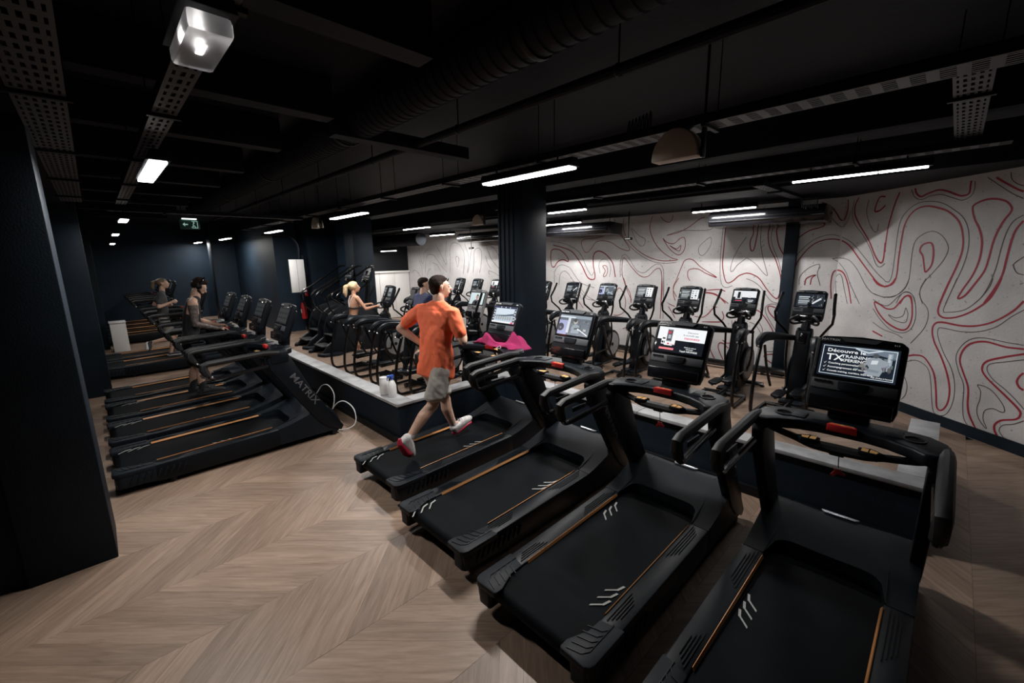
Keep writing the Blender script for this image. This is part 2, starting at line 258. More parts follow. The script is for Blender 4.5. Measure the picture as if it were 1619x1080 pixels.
# mural lines painted on the two walls (flat print, 1.5 mm proud)
MURAL = """R1.75,1.83 1.68,1.55 1.67,1.41 1.74,1.35 1.88,1.37 2.04,1.46 2.18,1.60 2.24,1.74 2.27,1.86
G1.82,1.84 1.75,1.55 1.73,1.43 1.79,1.42 1.96,1.47 2.09,1.60 2.17,1.75 2.19,1.85
R2.51,1.63 2.44,1.52 2.30,1.39 2.14,1.31 1.96,1.28 1.75,1.29 1.66,1.26 1.64,1.17 1.69,1.03 1.81,0.85 1.91,0.66 1.97,0.47 1.97,0.30 1.92,0.20 1.86,0.22 1.82,0.40 1.77,0.59 1.70,0.71 1.59,0.81 1.48,0.81 1.39,0.78
G2.53,1.54 2.43,1.45 2.31,1.32 2.15,1.24 1.97,1.21 1.76,1.22 1.71,1.20 1.72,1.11 1.82,0.92 1.94,0.75 2.01,0.57 2.03,0.38 2.00,0.21 1.93,0.13 1.84,0.14 1.79,0.27 1.74,0.49 1.68,0.66 1.58,0.73 1.48,0.74 1.39,0.70
R2.60,1.13 2.44,1.12 2.24,1.14 2.10,1.09 2.03,0.99 2.02,0.86 2.08,0.73 2.16,0.57 2.19,0.37 2.23,0.25 2.33,0.10
G2.59,1.17 2.44,1.17 2.23,1.18 2.09,1.14 2.00,1.03 1.97,0.89 2.03,0.73 2.11,0.58 2.14,0.35 2.18,0.19 2.26,0.10
R2.61,1.08 2.43,1.00 2.29,0.92 2.26,0.83 2.31,0.75 2.43,0.66 2.57,0.56 2.67,0.48 2.69,0.43 2.66,0.37 2.54,0.31 2.49,0.24 2.50,0.17 2.55,0.10
G2.62,1.02 2.47,0.96 2.33,0.90 2.31,0.83 2.38,0.74 2.51,0.66 2.62,0.58 2.71,0.50
G2.73,0.38 2.65,0.31 2.56,0.26 2.54,0.19 2.59,0.13 2.63,0.09
G2.25,0.63 2.29,0.57 2.30,0.47 2.29,0.36 2.32,0.26 2.39,0.18 2.42,0.17 2.37,0.26 2.37,0.36 2.44,0.41 2.52,0.40 2.55,0.42 2.52,0.49 2.42,0.59 2.34,0.63 2.25,0.63
R2.64,0.88 2.61,0.83 2.60,0.77 2.63,0.72 2.67,0.70
R0.76,1.44 0.84,1.31 1.00,1.18 1.20,1.11 1.31,1.14 1.35,1.28 1.33,1.44 1.29,1.57 1.22,1.57 1.16,1.50 1.08,1.39 0.97,1.37 0.85,1.42 0.76,1.44
G0.73,1.48 0.88,1.42 0.99,1.42 1.10,1.54 1.20,1.62 1.31,1.59 1.37,1.47 1.40,1.29 1.36,1.14 1.25,1.07 1.07,1.09 0.89,1.21 0.75,1.35
G1.01,1.29 1.12,1.26 1.22,1.30 1.24,1.38 1.25,1.41 1.29,1.33 1.28,1.23 1.22,1.21 1.10,1.23 1.01,1.29
G1.45,1.82 1.40,1.68 1.43,1.55 1.53,1.44 1.56,1.33 1.53,1.17 1.39,0.95
G0.78,1.15 0.97,1.07 1.16,1.04 1.27,1.00
R0.80,1.02 0.97,0.97
G1.23,1.81 1.18,1.67 1.05,1.55 0.89,1.53 0.71,1.57
R0.68,1.78 0.78,1.70 0.91,1.68 0.99,1.73 1.03,1.80
G1.39,0.48 1.44,0.38 1.44,0.25 1.39,0.16
R1.11,2.98 1.14,2.91 1.21,2.86 1.30,2.89 1.42,2.91 1.53,2.88 1.65,2.82 1.72,2.80 1.78,2.82 1.78,2.90 1.78,2.96
G1.06,2.97 1.13,2.86 1.23,2.82 1.32,2.85 1.46,2.85 1.59,2.80 1.72,2.75 1.81,2.79 1.83,2.87 1.82,2.95
R2.03,2.95 2.14,2.87 2.24,2.80 2.31,2.76
G1.94,2.97 2.09,2.85 2.22,2.75 2.32,2.69
R1.85,2.63 1.86,2.68 1.95,2.72 2.06,2.72 2.17,2.68 2.23,2.61 2.23,2.56 2.18,2.47 2.14,2.35 2.12,2.23 2.11,2.07 2.09,1.93 2.02,1.78 1.94,1.64 1.87,1.60 1.90,1.70 1.98,1.88 2.02,2.07 2.01,2.26 1.96,2.40 1.89,2.52 1.85,2.63
R1.67,1.52 1.72,1.73 1.79,1.98 1.82,2.18 1.79,2.36 1.72,2.51 1.59,2.63 1.46,2.69 1.31,2.73 1.18,2.71 1.09,2.63 1.04,2.50 1.03,2.33 1.03,2.09 1.04,1.84 1.00,1.72 0.89,1.68
G1.74,1.52 1.80,1.75 1.86,1.98 1.88,2.19 1.85,2.38 1.77,2.54 1.63,2.66 1.48,2.75 1.30,2.79 1.15,2.77 1.03,2.68 0.97,2.56 0.96,2.37 0.97,2.05 0.97,1.84 0.94,1.75 0.88,1.75
G1.46,1.49 1.40,1.62 1.43,1.76 1.52,1.89 1.62,2.04 1.66,2.18 1.61,2.29 1.53,2.37 1.43,2.41 1.32,2.38 1.23,2.30 1.21,2.15 1.22,1.95 1.22,1.75 1.15,1.62 1.03,1.55 0.91,1.53
R1.31,2.17 1.33,2.24 1.41,2.27 1.46,2.24 1.49,2.13 1.49,1.99 1.43,1.90 1.40,1.97 1.36,2.10 1.31,2.17
G2.35,2.52 2.27,2.46 2.23,2.35 2.21,2.18 2.20,1.99 2.17,1.80 2.12,1.65 2.05,1.55
R2.36,2.46 2.31,2.37 2.29,2.25 2.28,2.07 2.27,1.89 2.22,1.73 2.15,1.57
G2.43,2.09 2.36,2.02 2.36,1.98 2.40,1.92 2.46,1.90
R0.90,2.96 0.86,2.84 0.82,2.65 0.80,2.48 0.80,2.23 0.81,2.16
R1.15,1.46 1.19,1.54 1.24,1.58 1.29,1.55 1.32,1.48
G1.10,1.46 1.14,1.57 1.21,1.63 1.30,1.60 1.37,1.48
G2.16,2.98 2.18,2.91 2.24,2.85 2.30,2.82
R-0.32,2.97 -0.19,2.90 -0.10,2.78 -0.03,2.67 0.03,2.70 0.06,2.84 0.04,2.98
G-0.21,2.78 -0.14,2.69 -0.05,2.59 0.02,2.57 0.09,2.66 0.12,2.79
R0.24,2.98 0.19,2.87 0.21,2.73 0.32,2.57 0.52,2.33 0.66,2.11 0.76,2.01 0.80,2.06 0.79,2.29
G0.16,2.95 0.15,2.77 0.23,2.59 0.41,2.41 0.57,2.20 0.68,2.01 0.76,1.95 0.84,2.00
G0.42,2.93 0.41,2.76 0.47,2.61 0.56,2.48 0.63,2.45 0.64,2.56
R0.69,2.93 0.61,2.94 0.57,2.88 0.55,2.75 0.63,2.75 0.71,2.81
R-0.86,2.67 -0.92,2.59 -0.91,2.47 -0.86,2.29 -0.76,2.11
R-0.63,2.34 -0.56,2.44 -0.44,2.53 -0.28,2.58 -0.24,2.62 -0.29,2.66
R-0.60,1.55 -0.62,1.77 -0.57,1.99 -0.47,2.18 -0.34,2.32 -0.17,2.38 -0.01,2.36 0.18,2.27 0.38,2.08 0.58,1.89 0.76,1.73 0.90,1.67
G-0.62,2.05 -0.52,2.22 -0.36,2.38 -0.17,2.45 -0.02,2.42 0.22,2.31 0.46,2.11 0.70,1.89 0.89,1.75
G-0.08,2.07 0.03,2.08 0.22,2.04 0.39,1.90 0.57,1.68 0.71,1.57 0.92,1.52
G-0.08,2.07 0.04,1.99 0.18,1.86 0.30,1.67 0.51,1.39
R-0.03,1.42 -0.06,1.68 -0.04,1.86 0.06,1.88 0.16,1.82 0.26,1.65 0.36,1.38
G0.08,1.35 0.00,1.72 0.04,1.82 0.11,1.79 0.19,1.60 0.29,1.37
R-0.42,1.63 -0.41,1.73 -0.35,1.78 -0.28,1.80 -0.33,1.75 -0.34,1.64
G-0.50,1.63 -0.50,1.77 -0.42,1.89 -0.32,1.96 -0.24,1.97 -0.26,1.83 -0.23,1.72 -0.20,1.63
R-1.02,2.68 -1.05,2.52 -1.01,2.29 -0.89,2.05 -0.79,1.77 -0.77,1.54 -0.80,1.39 -0.86,1.40 -0.98,1.53 -1.12,1.72 -1.25,1.80 -1.35,1.82
G-0.97,2.67 -1.00,2.48 -0.96,2.29 -0.86,2.07 -0.78,1.83
R-1.31,2.66 -1.29,2.53 -1.33,2.39 -1.31,2.24 -1.26,2.24 -1.23,2.45 -1.22,2.65
G-1.17,2.67 -1.16,2.38 -1.10,2.11 -1.00,1.80 -1.06,1.82 -1.21,1.99 -1.37,2.10
G-1.34,1.72 -1.22,1.67 -1.09,1.57 -0.92,1.35 -0.81,1.30 -0.74,1.31
R-1.78,2.68 -1.78,2.32 -1.78,1.97 -1.72,1.71 -1.66,1.63 -1.57,1.67 -1.47,1.77 -1.35,1.82
G-1.82,2.68 -1.83,2.21 -1.81,1.78 -1.76,1.59 -1.68,1.54 -1.57,1.58
G-1.40,2.47 -1.51,2.29 -1.60,2.07 -1.63,1.88 -1.59,1.85 -1.51,1.97 -1.37,2.09
G-2.04,2.49 -2.14,2.43 -2.25,2.31 -2.24,2.19 -2.17,2.15 -2.08,2.24 -2.02,2.38 -2.04,2.49
R-2.93,2.57 -2.68,2.62 -2.48,2.71 -2.29,2.84 -2.18,2.88
G-2.93,2.57 -2.63,2.65 -2.25,2.63 -2.06,2.64 -1.95,2.72
R-3.01,2.51 -2.92,2.43 -2.77,2.40 -2.64,2.50 -2.55,2.50 -2.53,2.32 -2.60,2.19 -2.70,2.18 -2.87,2.31 -3.01,2.51
R-2.85,2.36 -2.71,2.29 -2.62,2.36 -2.64,2.25 -2.73,2.28 -2.85,2.36
R-3.09,2.96 -3.00,2.87 -2.89,2.83 -2.83,2.90 -2.82,2.97
R-3.96,2.99 -3.96,2.75 -3.81,2.49 -3.55,2.26 -3.25,2.11 -2.96,2.05 -2.67,2.07 -2.80,2.11 -3.00,2.23 -3.18,2.42 -3.29,2.63 -3.32,2.81 -3.27,2.98
G-4.21,3.01 -4.04,2.70 -3.81,2.41 -3.55,2.20 -3.25,2.05 -2.96,2.00 -2.69,2.02
R-4.21,2.98 -4.14,2.76 -3.94,2.53 -3.79,2.33 -3.83,2.28 -4.03,2.34 -4.26,2.47 -4.47,2.52 -4.68,2.50 -4.81,2.36 -4.94,2.26 -5.05,2.33 -5.11,2.51 -5.00,2.58 -4.68,2.59 -4.37,2.66
G-3.76,2.76 -3.57,2.60 -3.42,2.51 -3.44,2.39 -3.53,2.38 -3.64,2.51 -3.76,2.76
R-3.69,1.18 -3.86,1.50 -3.96,1.81 -3.95,2.09 -3.89,2.11 -3.72,1.92 -3.50,1.73 -3.32,1.72 -3.15,1.87 -3.05,1.89 -3.00,1.76 -2.97,1.45 -2.98,1.15
G-4.00,1.69 -4.01,2.03 -3.92,2.20 -3.79,2.11 -3.60,1.86 -3.41,1.80 -3.24,1.92 -3.10,1.99 -2.98,1.90 -2.94,1.56 -2.93,1.16
R-2.65,1.31 -2.73,1.48 -2.67,1.67 -2.58,1.92 -2.51,2.06 -2.36,2.07 -2.18,1.92 -1.87,1.73 -2.07,1.80 -2.25,1.89 -2.42,1.87 -2.44,1.75 -2.39,1.65
R-6.01,2.47 -5.70,2.40 -5.38,2.28 -5.10,1.97 -4.91,1.67 -4.74,1.62 -4.69,1.71 -4.75,1.97 -4.74,2.21 -4.60,2.29 -4.39,2.20 -4.21,2.00 -4.13,1.69
G-5.86,2.54 -5.50,2.45 -5.15,2.25 -4.95,1.91 -4.80,1.72 -4.73,1.80
R-6.07,1.97 -6.09,2.23 -6.03,2.36 -5.78,2.34 -5.57,2.19 -5.51,2.05 -5.69,2.10 -5.86,2.04 -5.98,1.91 -6.07,1.97
G-5.96,1.49 -5.96,1.78 -5.78,1.96 -5.49,1.91 -5.29,1.70 -5.09,1.52 -4.70,1.42
G-5.81,1.46 -5.77,1.72 -5.63,1.81 -5.45,1.69 -5.24,1.42 -5.08,1.11
R-4.48,1.94 -4.38,1.94 -4.34,1.83 -4.39,1.71 -4.46,1.71 -4.41,1.83 -4.48,1.94
G-4.55,1.77 -4.59,1.97 -4.51,2.09 -4.35,2.07 -4.26,1.89 -4.29,1.69
G-5.17,1.36 -4.93,1.15 -4.71,1.12 -4.56,1.08
R-2.07,1.47 -1.81,1.50 -1.69,1.47
R-2.07,1.44 -1.85,1.40 -1.67,1.24
R-2.09,1.42 -1.92,1.41 -1.77,1.34 -1.62,1.24
R-1.15,1.16 -1.06,1.12 -0.93,0.97 -0.81,0.77 -0.76,0.58
R-0.78,1.20 -0.90,1.24 -0.94,1.21 -0.90,1.11 -0.79,1.00
G-0.80,1.28 -0.92,1.27 -0.98,1.20 -0.95,1.08 -0.86,0.93 -0.76,0.78
R-2.25,0.94 -2.09,0.93 -1.98,1.01 -1.90,1.12 -1.82,1.16
R-2.09,0.84 -1.85,0.86 -1.73,0.88 -1.68,0.97 -1.72,1.08
R-1.67,0.52 -1.59,0.47 -1.49,0.49
R-1.79,0.12 -1.87,0.26 -1.91,0.38
R-1.63,0.13 -1.70,0.26 -1.74,0.37 -1.72,0.45 -1.65,0.45 -1.55,0.37
R-0.74,0.38 -0.87,0.35 -0.92,0.31 -0.86,0.24 -0.74,0.18
G-0.75,0.42 -0.91,0.40
R-1.47,0.93 -1.46,0.77
G-1.53,0.93 -1.51,0.76
G-1.22,0.92 -1.11,0.87 -1.01,0.73 -0.99,0.75 -1.00,0.83 -1.07,0.94
R-2.99,1.69 -2.98,0.82
G-2.95,1.69 -2.92,0.83
R-4.21,1.06 -4.12,1.29 -4.03,1.44 -3.93,1.37 -3.84,1.16 -3.88,0.90 -4.03,0.81 -4.15,0.81
R-3.91,1.67 -3.83,1.48 -3.73,1.33 -3.70,1.12
R-5.25,1.14 -5.02,0.91
G-5.15,1.43 -4.94,1.23 -4.69,1.11
R-3.89,0.50 -3.79,0.54 -3.71,0.48 -3.69,0.37
R-2.62,1.70 -2.71,1.54 -2.72,1.38 -2.67,1.23
R-2.81,1.16 -2.67,1.11
R-2.81,1.10 -2.65,0.87
G-13.00,1.67 -12.80,1.76 -12.59,1.70 -12.35,1.47 -12.19,1.33
G-12.54,2.56 -12.52,2.33 -12.38,2.05 -12.27,1.82 -12.30,1.49
G-12.41,2.56 -12.37,2.28 -12.23,2.02 -12.11,2.14 -12.09,2.37 -11.78,2.54
G-12.07,1.68 -12.01,2.05 -11.89,2.28 -11.68,2.33 -11.48,2.29 -11.22,2.09 -10.97,1.87 -10.72,1.72
G-11.33,2.66 -11.12,2.42 -10.95,2.20 -10.79,1.99 -10.73,2.05 -10.77,2.35 -10.68,2.77
G-10.57,1.70 -10.52,2.13 -10.50,2.51 -10.36,2.67 -10.11,2.66 -9.92,2.56 -9.76,2.33 -9.76,2.00 -9.85,1.67
G-10.22,2.19 -10.14,2.24 -10.04,2.17 -10.07,2.00 -10.13,1.90 -10.19,2.04 -10.22,2.19
G-9.71,2.63 -9.62,2.45 -9.53,2.24 -9.57,1.92 -9.65,1.71
G-9.61,2.67 -9.28,2.67 -8.85,2.66 -8.32,2.56
G-9.36,2.46 -9.44,2.22 -9.52,1.88 -9.61,1.71
G-9.33,1.72 -9.26,2.12 -9.24,2.38 -9.10,2.47 -8.95,2.44 -8.88,2.25 -8.94,1.92 -9.01,1.72
G-8.66,2.54 -8.56,2.32 -8.37,2.07 -8.09,1.85
G-8.47,2.51 -8.27,2.43 -8.08,2.20
G-8.70,2.23 -8.61,2.00 -8.46,1.86
G-8.53,1.67 -8.59,1.75 -8.53,1.78 -8.32,1.73 -8.10,1.64
G-11.58,2.04 -11.31,1.96 -11.10,1.74
G-11.95,1.59 -11.85,1.78 -11.72,1.82"""
def w3(s, z, off): return (Vector((UC+s, VA, z))-Vector((0, off, 0))) if s < 0 else (p0+TD*s+Vector((0, 0, z))-n2*off)
def mural(side):
    for kind, hw, m in (('R', .0115, M_RED), ('G', .0048, M_GREYL)):
        bm = NB()
        for li, line in enumerate(MURAL.strip().split('\n')):
            if line[0] != kind: continue
            P = [tuple(map(float, q.split(','))) for q in line[1:].split()]
            if side == 'M': P = [(5.72-a, b) for a, b in P]
            cl = abs(P[0][0]-P[-1][0]) < .02 and abs(P[0][1]-P[-1][1]) < .02
            if cl: P = P[:-1]
            far = .55 if P[0][0] < -5.5 else 1
            Q = crv([Vector((a, b, 0)) for a, b in P], 6, cl); prev = None; n = len(Q)
            off = .0015+.00002*li
            for i in range(n+(1 if cl else 0)):
                q = Q[i % n]; d = (Q[(i+1) % n]-Q[(i-1) % n]) if cl else (Q[min(i+1, n-1)]-Q[max(i-1, 0)])
                if d.length < 1e-6: continue
                d.normalize(); nn = Vector((-d.y, d.x, 0))*hw*(.92+.08*math.sin(i*.2+li))*(1.25 if far < 1 else 1 if (q.x > 0 or kind == 'G') else .85 if q.x > -2 else .66)
                keep = q.x < 0 if side == 'A' else (0 <= q.x if side == 'B' else 2.86 < q.x < 5.9)
                if not keep or q.z > ZC: prev = None; continue
                cur = (bm.verts.new(w3(q.x+nn.x, max(.13, q.y+nn.y), off)), bm.verts.new(w3(q.x-nn.x, max(.13, q.y-nn.y), off)))
                if prev: bm.faces.new((prev[0], prev[1], cur[1], cur[0]))
                prev = cur
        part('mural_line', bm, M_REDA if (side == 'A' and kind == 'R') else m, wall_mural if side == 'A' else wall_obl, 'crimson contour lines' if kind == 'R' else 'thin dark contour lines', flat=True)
mural('A'); mural('B'); mural('M')
# pillars
def pillar(name, u0, u1, v0, v1, m=M_NAVY):
    o = wall(name, (u0, v0, -.01), (u1, v1, ZC), m, bev=.008); return o
pc = pillar('pillar_centre', -5.2, -4.65, 4.76, 5.31)
for i in range(4): simple((-5.17+.10*i, 4.745, 0), (-5.14+.10*i, 4.76, ZC-.3), 'conduit', M_NAVY, parent=pc, bev=.006)
pillar('pillar_alcove', -11.65, -11.1, 5.0, 5.55)
p1_ = pillar('pillar_front', -4.65, -4.1, -.62, -.17)
simple((-4.62, -1.8, 0), (-4.15, -.62, ZC), 'side_board', M_NAVY, parent=p1_)
pillar('pillar_second', -10.15, -9.6, -.6, -.05); pillar('pillar_third', -15.45, -14.9, -.5, .05)
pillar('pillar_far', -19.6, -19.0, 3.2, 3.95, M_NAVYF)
pillar('trim_1', -2.09, -1.90, VA-.09, VA)
# end wall: white lower panels and dark opening frame
for i in range(4):
    simple((-14.55, 6.2+.61*i, .02), (-14.50, 6.8+.61*i, 1.70), 'wall_panel', M_WHITE, parent=bpy.data.objects['wall_end'], bev=.004)
simple((-14.55, 6.15, 1.70), (-14.44, 8.64, 1.76), 'ledge', M_WHITE, parent=bpy.data.objects['wall_end'])
# low partition with screed coping
def low(c0, c1): return (c0, c1)
wp = wall('wall_partition', (-14.1, 2.33, -.01), (-4.33, 2.48, .47))
simple((-4.48, 2.48, 0), (-4.33, 4.18, .47), 'partition_run', M_NAVY, parent=wp)
simple((-4.33, 4.03, 0), (.07, 4.18, .47), 'partition_run', M_NAVY, parent=wp)
simple((-.08, 4.18, 0), (.07, 5.71, .47), 'partition_run', M_NAVY, parent=wp)
for c0, c1 in (((-14.1, 2.30, .47), (-9.3, 2.52, .505)), ((-9.295, 2.30, .47), (-4.31, 2.52, .505)), ((-4.51, 2.525, .47), (-4.31, 4.0, .505)), ((-4.51, 4.0, .47), (-2.2, 4.2, .505)), ((-2.195, 4.0, .47), (.1, 4.2, .505)), ((-.11, 4.205, .47), (.1, 5.73, .505))):
    simple(c0, c1, 'coping', M_COPE, parent=wp, bev=.004)
for c0, c1 in (((-14.1, 2.29, 0), (-4.29, 2.33, .09)), ((-4.33, 2.33, 0), (-4.29, 4.0, .09)), ((-4.3, 3.99, 0), (.07, 4.03, .09))):
    simple(c0, c1, 'skirting', M_BLACKP, parent=wp, bev=.006)
simple((-8.0, 2.60, 0.0), (-5.0, 2.72, .012), 'floor_strip', M_BLACKP, parent=floor)
# black rail along the mural wall foot
bm = NB(); tube(bm, [(-13.5, 8.45, .12), (-1.7, 8.45, .12)], .05, 8)
for i in range(9): box(bm, (-13+1.35*i, 8.5, .06), (.05, .1, .12))
tag(part('floor_rail', bm, M_METAL), 'long black rail low along the foot of the mural wall', 'rail')
# soffit, joists
wall('trim_2', (-22, 6.6, 3.02), (3.2, VA, ZC-.01), M_CEIL)
wall('trim_3', (-22, 5.25, 3.25), (3.2, 5.7, ZC-.01), M_CEIL)
k = 3
for uu in (-.9, -2.35, -3.78, -5.13, -6.65, -8.1, -9.6, -11.2, -12.8, -14.6):
    k += 1; wall('trim_%d' % k, (uu-.08, -4, 3.3), (uu+.08, 1.6, ZC-.01), M_CEIL)
k += 1; wall('trim_%d' % k, (-4.1, 1.7, 3.25), (-3.95, 3.2, 3.37), M_CEIL)
wall('trim_%d' % (k+1), (-22, -.7, 3.05), (3.2, -.15, ZC-.01), M_CEIL)
# ---------------------------------------------------------------- ceiling services
def duct(loc_v, z, r, u0, u1, label):
    t = thing('air_duct', label, 'duct', (u0, loc_v, z))
    L = u1-u0; bm = NB(); tube(bm, [(0, 0, 0), (L, 0, 0)], r, 24); part('duct_pipe', bm, M_CEIL, t)
    bm = NB(); n = int(L/.09)
    for i in range(n):
        lathe(bm, [(r+.001, -.008), (r+.009, 0), (r+.001, .008)], (.05+i*.09, 0, 0), 20, RY)
    o = part('duct_rib', bm, M_CEIL, t); o['kind'] = 'stuff'
    bm = NB()
    for i in range(int(L/2.5)): box(bm, (1.2+2.5*i, 0, r+.06), (.03, .03, .16)); lathe(bm, [(r+.012, -.02), (r+.016, 0), (r+.012, .02)], (1.2+2.5*i, 0, 0), 20, RY)
    part('duct_hanger', bm, M_BLACKP, t)['kind'] = 'stuff'
duct(1.966, 3.425, .16, -13, 1.5, 'fat ribbed black round duct running along the ceiling')
duct(7.4, 2.78, .19, -14.4, -11.6, 'short dark round duct before the white end panels')
def pipe(pts, r, label, name='ceiling_pipe', m=M_CEIL):
    bm = NB(); tube(bm, pts, r, 10); t = part(name, bm, m); tag(t, label, 'pipe')
    bm = NB(); a, b = Vector(pts[0]), Vector(pts[-1]); n = max(2, int((b-a).length/1.6))
    for i in range(n):
        p = a.lerp(b, (i+.5)/n); tube(bm, [p, (p.x, p.y, ZC)], .006, 5); lathe(bm, [(r+.003, -.015), (r+.008, 0), (r+.003, .015)], p, 10, RY)
    part('pipe_clip', bm, M_BLACKP, t)['kind'] = 'stuff'
pipe([(-14, 2.54, 3.3), (2.5, 2.54, 3.3)], .035, 'straight black pipe beside the fat ribbed duct')
pipe([(-4.6, 5.9, 3.14), (-.5, 5.9, 3.14)], .02, 'thin grey pipe nearer the mural wall, above the tubes', m=M_TRAY)
pipe([(-14, 6.3, 3.05), (-1, 6.3, 3.05)], .03, 'black pipe under the mural wall bulkhead')
def tray(v0, v1, z, u0, u1, label, rods=True, m=M_TRAY, along='u'):
    t = thing('cable_tray', label, 'cable tray', (u0, v0, z)); L = u1-u0; W = v1-v0
    bm = NB()
    for y in (0, W): box(bm, (L/2, y, .03), (L, .004, .06))
    part('side_flange', bm, M_BLACKP, t)
    bm = NB(); ns = max(3, round(W/.035)); st = W/ns
    for i in range(ns+1): box(bm, (L/2, min(max(i*st, .006), W-.006), 0), (L, st*.5, .003))
    for i in range(int(L/.11)): box(bm, (.05+i*.11, W/2, 0), (.05, W-.01, .0036))
    o = part('perforated_base', bm, m, t); o['kind'] = 'stuff'
    bm = NB()
    for i in range(3): tube(bm, [(0, W*(.25+.2*i), .012), (L, W*(.28+.2*i), .014)], .009, 6)
    part('cable', bm, M_RUBBER, t)
    for i in range(int(L/1.5)):
        x = .7+1.5*i; bm = NB(); box(bm, (x, W/2, -.012), (.03, W+.05, .02))
        for y in (-.01, W+.01): tube(bm, [(x, y, -.02), (x, y, ZC-z)], .004, 5)
        part('hanger', bm, M_BLACKP, t)
    if along == 'v': t.rotation_euler = (0, 0, PI/2); t.location = (v1, u0, z)
    return t
tray(3.10, 3.30, 3.03, -14, 2.6, 'long perforated grey cable tray carrying the row of tube lights')
tray(-.17, .03, 3.0, -8.5, 0.0, 'wide perforated cable tray at the upper left of the room')
tray(.37, .48, 3.0, -8.5, 0.0, 'narrow perforated cable tray above the left row of treadmills')
tray(5.42, 5.58, 3.02, -6, .2, 'cable tray behind the central pillar towards the mural wall')
t = tray(0, .16, 3.10, 3.35, 5.5, 'short crosswise cable tray at the upper right corner', along='v'); t.location = (.02, 3.35, 3.10)
t = tray(0, .12, 2.98, 6.0, 7.9, 'short crosswise tray with cable ends before the mural', along='v'); t.location = (-1.75, 6.0, 2.98)
t = tray(0, .14, 2.98, .3, 3.2, 'crosswise cable tray over the far end of the left treadmills', along='v'); t.location = (-9.3, .3, 2.98)
bm = NB()
for i in range(7): x = -.12+.04*i; tube(bm, [(x, 0, 0), (x+.012, .01, .13+.01*i), (x+.03, 0, .15), (x+.03, 0, 0)], .007, 6, 4)
o = part('cable_loop', bm, M_RUBBER); o.location = (-1.84, 3.16, 3.06); o.scale = (.75, .75, .8); tag(o, 'looped black cables standing on the tray above the beige dome lamp', 'cable')
bm = NB()
for i in range(9): x = -.1+.025*i; tube(bm, [(x, 0, 0), (x+.01, .02, -.10), (x+.03, .0, -.14-.01*(i % 3)), (x+.02, -.02, -.03)], .003, 5, 4)
o = part('cable_bundle', bm, M_TRAY); o.location = (-1.66, 7.86, 2.98); tag(o, 'bundle of loose cable ends hanging over the mural corner', 'cable')
# battens
GLOW = emit((1, .97, .93), 14)
def lamp(u0, u1, v, z, label, width=.10, power=1.0, clear=False, seg=1, col=(1, .975, .945)):
    t = thing('ceiling_light', label, 'light', ((u0+u1)/2, v, z), group='ceiling battens' if False else None); L = u1-u0
    bm = NB(); prism(bm, [(-width/2-.015, .012), (width/2+.015, .012), (width/2-.02, .085), (-width/2+.02, .085)], 'x', -L/2-.02, L/2+.02, .005); part('light_housing', bm, M_PLASTG, t)
    bm = NB()
    for sx in (-1, 1): tube(bm, [(sx*L*.35, 0, .08), (sx*L*.35, 0, .14)], .008, 6)
    part('light_bracket', bm, M_BLACKP, t)['kind'] = 'stuff'
    if clear:
        g = mat('clear_cover', (.5, .5, .52), .3); g.node_tree.nodes['Principled BSDF'].inputs['Transmission Weight'].default_value = .85
        bm = NB(); box(bm, (0, 0, -.02), (L, width, .06), .015); part('light_cover', bm, g, t)
        bm = NB(); tube(bm, [(-.03, 0, -.005), (.03, 0, -.005)], .005, 8); part('bulb', bm, emit((1, .97, .93), 8), t)
    else:
        for i in range(seg):
            a = -L/2+L*i/seg; bm = NB(); box(bm, (a+L/seg/2, 0, .005), (L/seg-.01, width*.9, .02), .006); part('light_diffuser', bm, GLOW, t)
    l = bpy.data.lights.new('lamp_glow', 'AREA'); l.shape = 'RECTANGLE'; l.size = .08 if clear else L*.95; l.size_y = .015 if clear else width*.8; l.energy = TUBE_W*power*L/1.2; l.color = col
    lo = bpy.data.objects.new('lamp_glow', l); C.objects.link(lo); lo.parent = t; lo.location = (0, 0, -.016 if clear else -.0065)
    return t
lamp(-3.50, -2.37, 3.05, 2.90, 'bright tube light on the cable tray just left of the central pillar top', .12, 1.55)
lamp(-8.06, -6.72, 3.28, 2.90, 'lit tube light second along the tray, left of the alcove', .12, 1.0)
lamp(-12.89, -11.69, 3.46, 2.90, 'lit tube light third along the tray, above the alcove corner', .12, .9)
lamp(-17.4, -16.1, 3.25, 2.90, 'lit tube light fourth along the tray, over the far navy wall', .12, .9)
lamp(-20.6, -19.5, 3.0, 2.90, 'last small lit tube light at the far end wall', .12, .7)
lamp(-1.33, -.27, 5.50, 2.90, 'long thin lit tube light at the upper right over the partition', .035, .15, seg=3, col=(.86, .93, 1))
lamp(-5.15, -4.35, 5.95, 2.92, 'lit tube light just right of the central pillar, nearer its top', .07, .9)
lamp(-10.2, -9.0, 6.0, 2.92, 'lit tube light left of the pillar above the far ellipticals', .07, .9)
lamp(-3.30, -2.30, 7.62, 2.88, 'lit tube light above the mural in front of the right air unit', .06, 1.25)
lamp(-6.7, -5.7, 7.62, 2.88, 'lit tube light before the middle air unit, right of the pillar', .06, 1.45)
lamp(-11.4, -10.2, 7.62, 2.86, 'lit tube light before the leftmost air unit', .06, 1.25)
lamp(-14.0, -13.0, 7.3, 2.45, 'hanging tube light before the white end panels', .06, .7)
lamp(-4.98, -3.98, .44, 2.85, 'broad lit lamp under the narrow tray at the upper left', .115, 1.0)
lamp(-1.93, -1.60, .35, 2.86, 'square lamp with clear cover nearly overhead at the upper left', .12, .004, True)
lamp(-9.3, -8.7, .45, 2.8, 'small distant lit lamp under the tray beyond the broad one', .11, .35)
lamp(-12.6, -12.0, .45, 2.75, 'tiny distant lit lamp, upper of the far pair', .11, .3)
lamp(-16.6, -16.1, .5, 2.7, 'tiny distant lit lamp, lower of the far pair', .11, .3)
